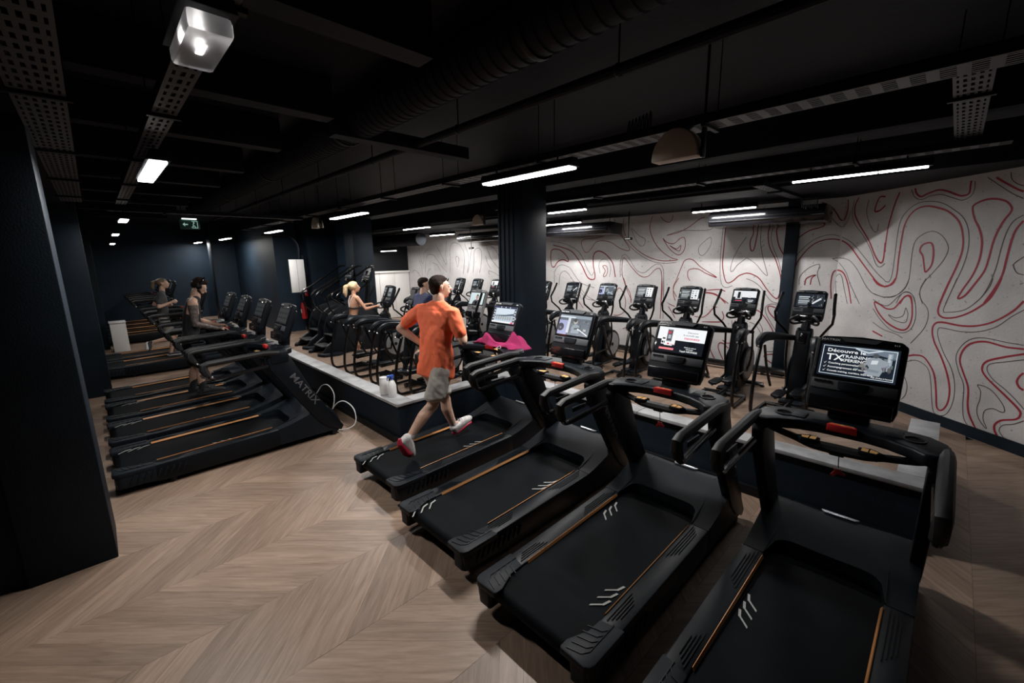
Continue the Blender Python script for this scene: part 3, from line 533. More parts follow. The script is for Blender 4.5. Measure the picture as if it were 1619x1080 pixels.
# half dome lamps hung below the tray
def dome(u, v, z, label):
    t = thing('dome_lamp', label, 'lamp', (u, v, z)); bm = NB()
    pts = [(-.17, 0)]+[(-.17*math.cos(PI*i/12), .02+.19*math.sin(PI*i/12)) for i in range(0, 13)]+[(.17, 0)]
    prism(bm, pts, 'y', -.06, .06, .012); part('lamp_shell', bm, M_BEIGE, t)
    bm = NB(); box(bm, (.185, 0, .10), (.02, .05, .22), .005); lathe(bm, [(.03, -.01), (.03, .012)], (.182, 0, .03), 12, RY); tube(bm, [(.185, 0, .2), (.185, 0, ZC-z)], .008, 6); part('lamp_bracket', bm, M_PLASTG, t)
dome(-1.50, 3.14, 2.83, 'beige half-dome lamp under the tray right of the central pillar')
dome(-9.0, 3.35, 2.8, 'beige half-dome lamp beside the third tube light far left'); dome(-7.2, 6.05, 2.86, 'beige half-dome lamp left of the central pillar top')
# long black air units near the mural
def acunit(u0, u1, v, z, label):
    t = thing('air_unit', label, 'air conditioner', ((u0+u1)/2, v, z)); L = u1-u0
    bm = NB(); prism(bm, [(-.28, .10), (-.24, .02), (.28, 0), (.30, .24), (-.20, .27), (-.27, .22)], 'x', -L/2, L/2, .012); part('unit_case', bm, M_GLOSS, t)
    bm = NB()
    for q in (-.4, .4): tube(bm, [(L*q, .05, .22), (L*q, .05, .41)], .008, 6)
    part('hanger', bm, M_BLACKP, t)['kind'] = 'stuff'
    for i in range(3):
        bm = NB(); box(bm, (0, -.285+.012*i, .10+.05*i), (L*.96, .02, .018), .005); part('louvre', bm, M_BLACKP, t)
acunit(-3.13, -1.44, 8.15, 2.62, 'long black air unit at the right end of the mural wall'); acunit(-6.92, -5.18, 8.15, 2.62, 'long black air unit right of the pillar top')
acunit(-10.4, -8.3, 8.15, 2.62, 'long black air unit left of the pillar over far machines')
for i, (u, zz, lab) in enumerate(((-4.60, 2.50, 'small box sensor hanging between the two right air units'), (-6.9, 2.42, 'small box sensor hanging below the middle air unit'), (-9.55, 2.45, 'small box sensor hanging left of the central pillar'))):
    t = thing('hanging_sensor', lab, 'sensor', (u, 7.72, zz)); bm = NB(); box(bm, (0, 0, 0), (.16, .06, .05), .008); part('sensor_body', bm, M_PLAST, t)
    bm = NB(); box(bm, (0, -.031, 0), (.11, .004, .022)); part('sensor_face', bm, M_WPLAST, t)
    bm = NB(); tube(bm, [(0, 0, .02), (0, 0, 3.03-zz)], .008 if i else .012, 6); part('rod', bm, M_BLACKP, t)
# exit sign
t = thing('exit_sign', 'green emergency exit sign hung over the far left treadmills', 'sign', (-10, 1.415, 2.77))
bm = NB(); tube(bm, [(0, -.1, .17), (0, -.1, ZC-2.77)], .006, 5); tube(bm, [(0, .1, .17), (0, .1, ZC-2.77)], .006, 5); part('hanger', bm, M_BLACKP, t)
bm = NB(); box(bm, (0, 0, .085), (.03, .30, .17), .004); part('sign_plate', bm, mat('dark_green', (.03, .10, .075), .5), t)
bm = NB(); box(bm, (.012, 0, .185), (.035, .22, .018)); part('sign_lamp', bm, emit((.9, 1, .95), 2.5), t)
bm = NB()
S = lambda q: prism(bm, q, 'x', .0155, .0175)
S([(-.11, .085), (-.075, .12), (-.075, .095), (-.03, .095), (-.03, .075), (-.075, .075), (-.075, .05)])
for q in ([(.03, .02), (.12, .02), (.12, .03), (.03, .03)], [(.03, .14), (.12, .14), (.12, .15), (.03, .15)], [(.11, .02), (.12, .02), (.12, .15), (.11, .15)]): S(q)
lathe(bm, [(.011, 0), (.011, .002)], (.0155, .06, .125), 10, RY)
S([(.05, .08), (.075, .115), (.06, .115), (.04, .09)]); S([(.05, .08), (.075, .06), (.09, .03), (.08, .03), (.065, .055), (.04, .07)]); S([(.05, .08), (.04, .05), (.02, .04), (.02, .03), (.05, .045), (.06, .07)])
part('pictogram', bm, emit((.45, .75, .65), .5), t)
# ---------------------------------------------------------------- screens
def console(root, face, tilt, w, h, art, old=False):
    """console housing in the face frame: x right, z up the face, y into the housing"""
    e = Matrix.Translation(face) @ Matrix.Rotation(-tilt, 4, 'X')
    def add(name, bm, m, par=root, lab=None):
        bmesh.ops.transform(bm, matrix=e, verts=bm.verts[:]); return part(name, bm, m, par, lab)
    bm = NB(); W, H = w, h
    prism(bm, [(-W/2+.012, 0), (-W/2, .05), (-W/2, H-.03), (-W/2+.03, H-.004), (0, H+.008), (W/2-.03, H-.004), (W/2, H-.03), (W/2, .05), (W/2-.012, 0)], 'y', 0, .055, .008)
    prism(bm, [(-W*.4, .05), (-W*.4, H-.06), (W*.4, H-.06), (W*.4, .05)], 'y', .05, .095, .02)
    hs = add('console_housing', bm, M_PLASTG if old else M_PLAST)
    bm = NB(); box(bm, (0, -.001, H*.665), (W*.93, .006, H*.50), .003); add('bezel', bm, M_GLOSS)
    bm = NB(); prism(bm, [(-.095*W/.42, H-.008), (.095*W/.42, H-.008), (.07*W/.42, H-.032), (-.07*W/.42, H-.032)], 'y', -.006, .004); add('speaker_grille', bm, M_TRAY, lab='pale grey speaker grille')
    bm = NB(); box(bm, (0, -.002, H*.335), (W*.95, .006, H*.13), .003); add('control_strip', bm, mat('satin_grey_strip', (.055, .06, .068), .5))
    bm = NB(); prism(bm, [(-.07*W/.42, H*.39), (.07*W/.42, H*.39), (.065*W/.42, H*.29), (.045*W/.42, H*.27), (-.045*W/.42, H*.27), (-.065*W/.42, H*.29)], 'y', -.012, 0, .002)
    for i in range(4): box(bm, (-W*.42+.022*i*W/.42, -.006, H*.365), (.016*W/.42, .006, .014*W/.42))
    add('keypad', bm, M_LETTER if old else M_PLAST)
    bm = NB(); prism(bm, [(-.028, .075), (0, .085), (.02, .06), (.02, .0), (.0, -.012), (-.012, .01)], 'x', -W*.46, W*.46, .006); add('reading_ledge', bm, M_GLOSS)
    bm = NB(); box(bm, (0, -.0045, H*.665), (W*.86, .002, H*.43)); scn = add('screen', bm, emit(art['bg'], art.get('s', 1)))
    if art.get('items'):
        mats = []; bm = NB(); sw, sh = W*.86, H*.43; x0, z0 = -sw/2, H*.665-sh/2; d = .0058
        for it in art['items']:
            k, col = it[0], it[-1]; mm = emit(col, art.get('s', 1))
            if mm not in mats: mats.append(mm)
            mi = mats.index(mm); d += .00012
            if k == 'r': q = [(it[1], it[2]), (it[3], it[2]), (it[3], it[4]), (it[1], it[4])]
            elif k == 'c': q = [(it[1]+it[3]*math.cos(a*PI/8)*sh/sw, it[2]+it[3]*math.sin(a*PI/8)) for a in range(16)]
            else: q = it[1]
            f = bm.faces.new([bm.verts.new((x0+a*sw, -d, z0+b*sh)) for a, b in q]); f.material_index = mi
        bmesh.ops.transform(bm, matrix=e, verts=bm.verts[:])
        me = bpy.data.meshes.new('screen_image'); bm.to_mesh(me); bm.free(); [me.materials.append(x) for x in mats]
        o = bpy.data.objects.new('screen_image', me); C.objects.link(o); o.parent = scn
    R3 = (PI/2-tilt, 0, 0)
    for (s, x, y, size, col, xs) in art.get('text', []):
        sw, sh = W*.86, H*.43; p = e @ Vector((-sw/2+x*sw, -.0095, H*.665-sh/2+y*sh))
        text(s, size*sh, emit(col, art.get('s', 1)), scn, p, R3, ext=.0002, xs=xs)
    if not old:
        text('MATRIX', .017*W/.42, M_LETTERW, hs, e @ Vector((-W*.45, -.0015, H-.030*W/.42)), R3, xs=1.5); 
        bm = NB(); 
        for i in range(3): box(bm, (W*.36+.009*i, -.001, H-.026), (.004, .002, .006 if i % 2 else .009))
        add('emblem', bm, M_LETTERW)
    return scn
WH, BK, RD = (.93, .95, .97), (.006, .008, .012), (.75, .03, .07)
def ph(x0, y0, x1, y1, n, base, seed):
    rr = random.Random(seed); out = []
    for i in range(n):
        a, b = rr.uniform(x0, x1), rr.uniform(y0, y1); g = base*rr.uniform(.3, 1.6); w_, h_ = rr.uniform(.015, .06), rr.uniform(.03, .16)
        c = (g*.85, g*.95, g); c = tuple(round(q*20)/20+.01 for q in c)
        out.append(('p', [(a, b), (min(a+w_, x1), b+rr.uniform(-.04, .04)), (min(a+w_, x1), min(b+h_, y1)), (a, min(b+h_*.8, y1))], c))
    return out
def frame(x0, y0, x1, y1, t, c): return [('r', x0, y0, x1, y0+t*1.8, c), ('r', x0, y1-t*1.8, x1, y1, c), ('r', x0, y0, x0+t, y1, c), ('r', x1-t, y0, x1, y1, c)]
A_TX = dict(bg=(.012, .018, .03), s=.95, items=[('p', [(.42, .97), (.97, .97), (.97, .72), (.75, .80), (.60, .74)], (.16, .2, .25)), ('p', [(.45, .92), (.62, .82), (.80, .93), (.78, .96), (.62, .86), (.46, .95)], (.6, .68, .75)), ('r', .86, .35, .92, .88, (.3, .36, .42)), ('r', .87, .5, .90, .86, (.5, .56, .6)),
    *ph(.46, .25, .95, .72, 34, .16, 3),
    ('p', [(.60, .18), (.80, .16), (.83, .34), (.80, .44), (.88, .50), (.90, .60), (.80, .68), (.76, .72), (.66, .70), (.60, .62), (.62, .50), (.66, .40), (.64, .30)], (.30, .34, .38)), ('p', [(.64, .28), (.78, .26), (.79, .33), (.65, .36)], (.22, .26, .3)), ('c', .72, .77, .075, (.08, .09, .1)), ('p', [(.67, .5), (.75, .52), (.76, .64), (.68, .62)], (.65, .7, .74)),
    *frame(.03, .05, .97, .95, .008, (.75, .85, .9)), *[('p', [(.07, y), (.085, y-.03), (.115, y+.05), (.085, y-.01)], WH) for y in (.40, .28, .16)]],
    text=[('Découvre le', .09, .76, .15, WH, 1.25), ('TX', .09, .50, .28, WH, 1.15), ('TRAINING', .29, .61, .13, (.8, .85, .9), 1.2), ('XPERIENCE', .29, .49, .12, WH, 1.1), ('Coaching personnalisé', .13, .38, .075, WH, 1.1), ('Accompagnement sur mesure', .13, .26, .075, WH, 1.1), ('Conseils training, nutrition, bien-être...', .13, .14, .07, WH, 1.05), ('Plus d\'infos à l\'accueil', .70, .10, .055, WH, 1.05)])
A_APP = dict(bg=(.004, .006, .012), s=1.0, items=[('r', 0, .5, 1, 1, WH), ('r', .10, .30, .40, .72, (.82, .84, .86)), ('r', .105, .305, .395, .715, (.97, .97, .98)), ('r', .20, .42, .32, .92, (.35, .36, .38)), ('r', .21, .46, .31, .88, (.08, .08, .1)), ('r', .22, .74, .28, .84, (.6, .06, .1)), ('r', .23, .54, .29, .70, (.45, .5, .55)), ('r', .17, .26, .35, .38, (.93, .94, .95)),
    ('r', .12, .5, .18, .56, BK), ('r', .11, .34, .15, .42, BK), ('r', .16, .34, .18, .42, BK), ('r', .24, .30, .28, .36, (.7, .05, .1)), ('r', .30, .31, .40, .33, (.8, .25, .3)), ('r', .08, .09, .40, .17, (.9, .25, .28)), ('r', .70, .33, .80, .50, (.0, .002, .005))],
    text=[('Découvre', .63, .82, .09, (.2, .2, .25), 1.1), ('la nouvelle app', .55, .71, .09, (.2, .2, .25), 1.1), ('neoness', .58, .57, .15, (.75, .04, .12), 1.2), ('Flashe le code et', .62, .24, .06, WH, 1.1), ('télécharge', .66, .17, .06, WH, 1.1), ('l\'appli NEONESS', .54, .07, .09, WH, 1.1)])
A_VID = dict(bg=(.12, .15, .19), s=.9, items=[('r', 0, .85, 1, 1, (.3, .36, .42)), ('r', 0, .86, .5, .93, (.8, .88, .93)), ('r', 0, .0, .30, .72, (.42, .45, .72)), ('c', .08, .36, .2, (.02, .02, .05)), ('c', .08, .33, .05, (.3, .3, .4)), ('r', .28, .1, .36, .85, (.75, .78, .85)), *ph(.4, .2, .98, .8, 30, .14, 5), ('p', [(.45, .1), (.72, .12), (.70, .45), (.62, .55), (.50, .55), (.44, .4)], (.30, .36, .42)), ('c', .54, .68, .12, (.52, .5, .48)), ('c', .53, .75, .10, (.04, .04, .04)), ('p', [(.52, .36), (.7, .42), (.72, .36), (.55, .28)], (.05, .06, .07)), ('p', [(.66, .30), (.97, .04), (.99, .08), (.68, .34)], (.85, .92, .97)), ('c', .66, .31, .05, (.8, .85, .9))],
    text=[('04', .82, .25, .16, WH, 1.0)])
A_SKY = dict(bg=(.55, .66, .78), s=.95, items=[('r', 0, .88, 1, 1, (.04, .05, .12)), ('r', .1, .5, .9, .88, (.72, .82, .92)), ('p', [(.05, .42), (.55, .50), (.95, .62), (.95, .48), (.5, .40), (.05, .36)], (.12, .16, .2)), ('r', .12, .2, .9, .4, (.5, .55, .58)), *[('r', .18+.1*i, .18, .2+.1*i, .40, (.2, .24, .28)) for i in range(7)], ('r', 0, 0, 1, .10, (.95, .96, .98)), ('r', .86, .0, .97, .09, (.85, .1, .2)), ('r', 0, .1, .08, .86, (.05, .06, .1)), ('r', .92, .1, 1, .86, (.05, .06, .1)), *[('r', .015, .2+.16*i, .06, .28+.16*i, WH) for i in range(4)], *[('r', .94, .2+.16*i, .985, .28+.16*i, WH) for i in range(4)], ('c', .3, .94, .035, WH), ('c', .5, .94, .035, WH), ('c', .7, .94, .035, WH)])
A_PORT = dict(bg=(.62, .74, .76), s=.95, items=[('p', [(.22, 0), (.30, .30), (.44, .40), (.62, .40), (.78, .28), (.84, 0)], (.045, .05, .07)), ('c', .53, .62, .17, (.38, .22, .16)), ('c', .53, .72, .15, (.03, .02, .02)), ('c', .53, .60, .145, (.42, .25, .19)), ('p', [(.47, .46), (.59, .46), (.56, .34), (.50, .34)], (.40, .24, .18))])
def txt_art(seed, right_white=False, top_white=False):
    rr = random.Random(seed); it = []; g = (.55, .6, .62)
    if top_white: it += [('r', 0, .45, 1, 1, WH), ('r', .1, .3, .38, .75, (.8, .8, .82)), ('r', .18, .35, .30, .9, BK), ('r', .10, .12, .40, .18, (.75, .1, .15)), ('r', .66, .42, .78, .62, (.85, .85, .87)), ('r', .66, .2, .9, .25, WH), ('r', .68, .08, .88, .13, WH)]
    else:
        for i in range(2): it += [('r', .08, .72-.34*i, .48, .80-.34*i, g), ('r', .08, .60-.34*i, .44, .66-.34*i, g), ('r', .08, .50-.34*i, .5, .54-.34*i, (.3, .33, .35))]
        if right_white: it += [('r', .58, .05, .95, .95, WH)]+[('r', .62+.16*(i % 2), .12+.2*(i//2), .70+.16*(i % 2), .24+.2*(i//2), rr.choice((BK, (.35, .4, .42), (.6, .62, .65)))) for i in range(8)]
        else: it += ph(.52, .1, .95, .9, 16, .22, seed)+[('p', [(.62, .2), (.9, .6), (.86, .7), (.72, .5), (.58, .28)], (.75, .8, .85))]
    return dict(bg=(.05, .06, .07) if right_white else (.012, .018, .028), s=.9, items=it)
A_OFF = dict(bg=(.012, .014, .017), s=.8, items=[('r', .05+.19*i, .08+.3*j, .20+.19*i, .30+.3*j, (.035, .04, .045)) for i in range(5) for j in range(3)])
A_GRID = dict(bg=(.05, .055, .055), s=.8, items=[('r', .06+.19*i, .1+.18*j, .18+.19*i, .19+.18*j, (.11+.12*((i*j) % 3 == 1), .12, .12)) for i in range(5) for j in range(5)])
A_SILV = dict(bg=(.10, .11, .12), s=.8, items=[('r', .05, .55, .95, .95, (.38, .42, .45)), ('r', .1, .6, .6, .9, (.12, .13, .15)), ('r', .1, .1, .9, .3, (.25, .27, .3))])
# ---------------------------------------------------------------- treadmill
def hood_z(x, y):
    t = min(1, max(0, (y-1.405)/.545)); z = .258+.135*(t*t*(3-2*t)*.5+t*.5)
    if abs(x) < .28: z -= .010*(1-(x/.28)**2)
    if y > 1.95: z -= ((y-1.95)/.17)**2*.26
    return z
def treadmill_base(marks=()):
    t = thing('treadmill', '-', 'treadmill')
    bm = NB()
    for s in (-1, 1): prism(bm, [(0.01, .10), (0.0, .19), (.03, .222), (1.41, .256), (1.41, .07), (1.3, .055), (.35, .05)], 'x', s*.295, s*.42, .008)
    box(bm, (0, .8, .12), (.58, 1.4, .09))
    part('side_rails', bm, M_PLAST, t, ang=40)
    bm = NB(); pr = [(.07+.05*math.cos(a), .165+.05*math.sin(a)) for a in [PI/2+i*PI/8 for i in range(9)]]
    prism(bm, [(1.66, .222), (.5, .219)]+pr+[(.5, .118), (1.66, .12)], 'x', -.293, .293); part('running_belt', bm, M_BELT, t)
    for s in (-1, 1):
        bm = NB()
        prism(bm, [(s*.430, .03), (s*.42, .0), (s*.395, -.018), (s*.25, -.014), (s*.24, .0), (s*.24, .05), (s*.29, .17), (s*.295, .27), (s*.430, .30)], 'z', .192, .232, .007)
        prism(bm, [(s*.426, .04), (s*.415, .012), (s*.39, -.004), (s*.31, -.004), (s*.30, .01), (s*.30, .25), (s*.426, .30)], 'z', .075, .20, .014)
        fp = part('foot_pad', bm, M_PLASTG, t)
        bm = NB()
        for i in range(5):
            y = .02+.045*i
            tube(bm, [(s*.27, y-.01, .2335), (s*.345, y+.012, .2335), (s*.37, y+.05, .234), (s*.37+s*.0, y+.09, .2345)], .0035, 4)
        part('tread_ridge', bm, M_PLAST, fp)['kind'] = 'stuff'
        bm = NB()
        for i in range(9): box(bm, (s*.430, .12+.05*i, .15), (.012, .012, .085), .003, Matrix.Rotation(-.45, 3, 'X'))
        part('side_vent', bm, M_PLASTG, t)['kind'] = 'stuff'
        bm = NB(); box(bm, (s*.291, .845, .241), (.019, 1.05, .004), 0, Matrix.Rotation(.0243, 3, 'X') @ Matrix.Rotation(-s*math.radians(62), 3, 'Y')); part('side_stripe', bm, M_ORANGE, t, 'orange stripe')
        bm = NB()
        for i in range(4): box(bm, (s*(.325+.016*i), 1.18, .2545), (.004, .42-.05*i, .004), 0, Matrix.Rotation(.024, 3, 'X')); box(bm, (s*(.325+.016*i), .42, .2365), (.004, .26-.04*i, .004), 0, Matrix.Rotation(.024, 3, 'X'))
        part('rail_groove', bm, M_PLASTG, t)['kind'] = 'stuff'
    # hood
    bm = NB(); nx, ny = 28, 16; g = []
    for i in range(nx+1):
        x = -.42+.84*i/nx; ys = 1.405
        if abs(x) < .3: ys += .19*(1-(abs(x)/.3)**7)**.5
        col = [bm.verts.new((x, ys, .2 if abs(x) < .3 else .2))]
        for j in range(ny+1):
            y = ys+(2.12-ys)*j/ny; col.append(bm.verts.new((x, y, hood_z(x, y))))
        col.append(bm.verts.new((x, 2.12, .07))); g.append(col)
    for a, b in zip(g, g[1:]):
        for j in range(len(a)-1): bm.faces.new((a[j], b[j], b[j+1], a[j+1]))
    for col in (g[0], g[-1]):
        pts = [v.co.copy() for v in col[1:-1]]; lo = [bm.verts.new((p.x, p.y, .07)) for p in pts]
        for j in range(len(pts)-1): bm.faces.new((col[j+1], col[j+2], lo[j+1], lo[j]))
    bmesh.ops.remove_doubles(bm, verts=bm.verts[:], dist=.0005)
    part('motor_hood', bm, M_PLASTG, t, ang=50)
    bm = NB()
    for s in (-1, 1): tube(bm, [(s*.30, 1.41, .262), (s*.29, 1.6, hood_z(.29, 1.6)+.001), (s*.265, 1.93, hood_z(.265, 1.93)+.001)], .0035, 4)
    part('hood_seam', bm, M_BLACKP, t)['kind'] = 'stuff'
    bm = NB(); prism(bm, [(-.105, 1.985), (.105, 1.985), (.085, 1.955), (-.085, 1.955)], 'z', .384, .395, .002); part('hood_badge', bm, M_SILVER, t, 'silver strip')
    bm = NB(); box(bm, (0, 2.06, .05), (.7, .10, .06), .01)
    for s in (-1, 1): lathe(bm, [(.03, -.015), (.036, 0), (.03, .015)], (s*.40, 2.03, .04), 12, RY); lathe(bm, [(.02, -.02), (.02, .02)], (s*.38, .42, .03), 10); box(bm, (s*.38, .42, .04), (.03, .05, .05))
    part('undercarriage', bm, M_BLACKP, t)
    for s in (-1, 1):
        bm = NB(); prism(bm, [(1.575, 1.165), (1.66, .98), (1.81, .64), (2.145, .10), (2.11, .05), (1.95, .13), (1.84, .24), (1.60, .62), (1.40, .96), (1.37, 1.08), (1.42, 1.15)], 'x', s*.365, s*.432, .012)
        ms = part('upright', bm, M_PLAST, t)
        if s > 0: text('MATRIX', .105, M_LETTER, ms, (.4335, 1.575, .86), (math.radians(0), PI/2, PI/2), xs=1.25); o = ms.children[0]; o.rotation_euler = (Matrix(((0, 0, 1), (.527, .85, 0), (-.85, .527, 0)))).to_euler()
        bm = NB(); x = s*.425
        tube(bm, [(x, 1.50, 1.15), (x, 1.36, 1.168), (x, .84, 1.142), (x, .79, 1.125), (x, .785, 1.08), (x, .81, 1.03)], [.03, .032, .031, .031, .03, .026], 10, 0)
        tube(bm, [(x, .80, 1.12), (x, .80, 1.09), (x, .825, 1.02)], .031, 10)
        part('handrail', bm, M_RUBBER, t)
        bm = NB(); tube(bm, [(x, .81, 1.05), (x, .86, .985), (x*.99, 1.0, .985), (x*.96, 1.38, 1.02)], .020, 8, 4); part('lower_rail', bm, M_METAL, t)
        bm = NB(); box(bm, (x, 1.02, 1.06), (.012, .16, .035), .004); part('rail_insert', bm, M_PLASTG, t)
    # dash
    bm = NB()
    rear = [(.44, 1.40), (.39, 1.345), (.345, 1.35), (.30, 1.40), (.20, 1.455), (.10, 1.48)]
    front = [(.10, 1.695), (.22, 1.69), (.36, 1.655), (.43, 1.58)]
    poly = [(-a, b) for a, b in rear]+rear[::-1]+front[::-1]+[(-a, b) for a, b in front]
    poly = [(-a, b) for a, b in rear]+[(a, b) for a, b in rear[::-1]]+front[::-1]+[(-a, b) for a, b in front]
    prism(bm, poly, 'z', 1.115, 1.178, .014, 3)
    for s in (-1, 1): box(bm, (s*.405, 1.50, 1.10), (.075, .19, .14), .02)
    part('dashboard', bm, M_PLAST, t)
    for s in (-1, 1):
        bm = NB(); lathe(bm, [(.040, 0), (.050, 0), (.050, .006), (.040, .006), (.036, -.02), (.001, -.022)], (s*.30, 1.535, 1.178), 20); part('cup_holder', bm, M_BLACKP, t)
        bm = NB(); box(bm, (s*.22, 1.56, 1.181), (.07, .12, .006), .003); part('dash_tray', bm, M_PLASTG, t)
        bm = NB(); prism(bm, [(s*.09, 1.385), (s*.175, 1.38), (s*.20, 1.42), (s*.14, 1.465), (s*.085, 1.445)], 'z', 1.062, 1.103, .006); pd = part('control_pad', bm, M_PLAST, t)
        bm = NB()
        for q in ([(s*.103, 1.393), (s*.132, 1.391), (s*.132, 1.44), (s*.103, 1.437)], [(s*.139, 1.391), (s*.166, 1.390), (s*.175, 1.418), (s*.139, 1.441)]): prism(bm, q, 'z', 1.1033, 1.1045)
        part('pad_print', bm, M_GOLD, pd, 'yellow printed pad')
        bm = NB(); tube(bm, [(s*.20, 1.425, 1.094), (s*.30, 1.45, 1.098)], .003, 4); part('grip_contact', bm, M_SILVER, t)
    bm = NB(); tube(bm, [(-.38, 1.44, 1.12), (-.32, 1.455, 1.09), (-.2, 1.43, 1.075), (-.12, 1.41, 1.068), (0, 1.415, 1.066), (.12, 1.41, 1.072), (.2, 1.43, 1.078), (.32, 1.455, 1.09), (.38, 1.44, 1.12)], [.021, .021, .022, .029, .032, .029, .022, .021, .021], 8, 3); box(bm, (0, 1.42, 1.045), (.07, .04, .03), .006); part('grip_bar', bm, M_RUBBER, t)
    bm = NB(); rr = Matrix.Rotation(.5, 3, 'X'); prism(bm, [(-.072, 1.462), (.072, 1.462), (.058, 1.498), (-.058, 1.498)], 'z', 1.150, 1.192, .006); sb = part('stop_button', bm, M_REDP, t, 'red stop button')
    bm = NB()
    for q in ([(-.060, 1.469), (.060, 1.469), (.059, 1.4725), (-.059, 1.4725)], [(-.052, 1.486), (.052, 1.486), (.052, 1.4895), (-.052, 1.4895)], [(-.008, 1.475), (.008, 1.475), (.008, 1.484), (-.008, 1.484)]): prism(bm, q, 'z', 1.1922, 1.1932)
    part('button_print', bm, M_GOLD, sb)
    bm = NB(); tube(bm, [(.01, 1.42, 1.03), (.015, 1.42, .96)], .0025, 5); k_ = part('safety_cord', bm, M_BLACKP, t)
    bm = NB(); box(bm, (.015, 1.42, .935), (.035, .015, .03), .005); box(bm, (.035, 1.42, .93), (.03, .012, .016), .004, Matrix.Rotation(.5, 3, 'Y')); box(bm, (-.002, 1.42, .918), (.02, .012, .03), .004, Matrix.Rotation(.5, 3, 'Y')); part('safety_key', bm, M_REDP, k_, 'red safety clip')
    bm = NB(); prism(bm, [(1.635, 1.15), (1.66, 1.27), (1.74, 1.30), (1.72, 1.15)], 'x', -.10, .10, .012); part('console_neck', bm, M_PLAST, t)
    return t
def marks(t, L, Rr):
    for s, y0 in ((-1, L), (1, Rr)):
        if y0 is None: continue
        bm = NB()
        for i in range(3):
            y = y0+.075*i; prism(bm, [(s*.245, y), (s*.245, y+.014), (s*.19, y-.041), (s*.19, y-.055)], 'z', .2225, .2235)
            prism(bm, [(s*.236, y), (s*.250, y), (s*.266, y+.056), (s*.252, y+.056)], 'z', .2225, .2236)
        part('belt_mark', bm, mat('worn_white_print', (.40, .40, .39), .6), t, 'white printed ticks')
TF = (0, 1.598, 1.235); TT = math.radians(22.5)
proto = treadmill_base()
def place_treadmill(u, v, label, art, mk=(None, None), group=None, first=[True], old=False):
    if first[0]: t = proto; first[0] = False
    else: t = dup(proto)
    t.location = (u, v, 0); t['label'] = label
    if group: t['group'] = group
    return t, art, mk, old
jobs = [place_treadmill(*a) for a in (
    (-.33, 1.446, 'nearest treadmill at lower right, screen showing white text beside a gym photo', A_TX, (.80, None)),
    (-1.388, 1.42, 'treadmill second from the right front, screen half white with a red slogan', A_APP, (1.11, .37)),
    (-2.459, 1.50, 'treadmill just right of the orange runner, screen showing a video of a man', A_VID, (.03, .96)),
    (-3.549, 1.614, 'treadmill the orange-shirted man runs on, magenta towel on its dashboard', A_SKY, (.03, .96)),
    (-5.602, -.135, 'nearest treadmill of the left row, bare belt, beside the white cable loops', A_OFF, (.10, .85)),
    (-6.62, -.135, 'second treadmill of the left row, between the nearest one and the tattooed man', A_OFF, (.10, .85)),
    (-7.62, -.135, 'left-row treadmill the tattooed man in black stands on', A_OFF, (.2, .9)),
    (-8.60, -.135, 'empty left-row treadmill just beyond the tattooed man', A_OFF, (None, None)),
    (-11.2, -.135, 'left-row treadmill beyond the floor gap, used by the far woman', A_OFF, (None, None)),
    (-12.2, -.135, 'left-row treadmill right behind the far running woman', A_OFF, (None, None)),
    (-15.9, -.135, 'nearest of the four empty treadmills at the dark far end', A_OFF, (None, None)),
    (-16.95, -.135, 'second of the four empty treadmills at the dark far end', A_OFF, (None, None)),
    (-18.0, -.135, 'third of the four empty treadmills at the dark far end', A_OFF, (None, None)),
    (-19.05, -.135, 'farthest empty treadmill, last before the dark end wall', A_OFF, (None, None)))]
off_parts = None
for t, art, mk, old in jobs:
    t['group'] = 'treadmills'
    marks(t, *mk) if mk != (None, None) else None
    if art is A_OFF and off_parts:
        for c in off_parts: dup(c, t)
    else:
        before = set(t.children); console(t, TF, TT, .425, .455, art)
        if art is A_OFF: off_parts = [c for c in t.children if c not in before]
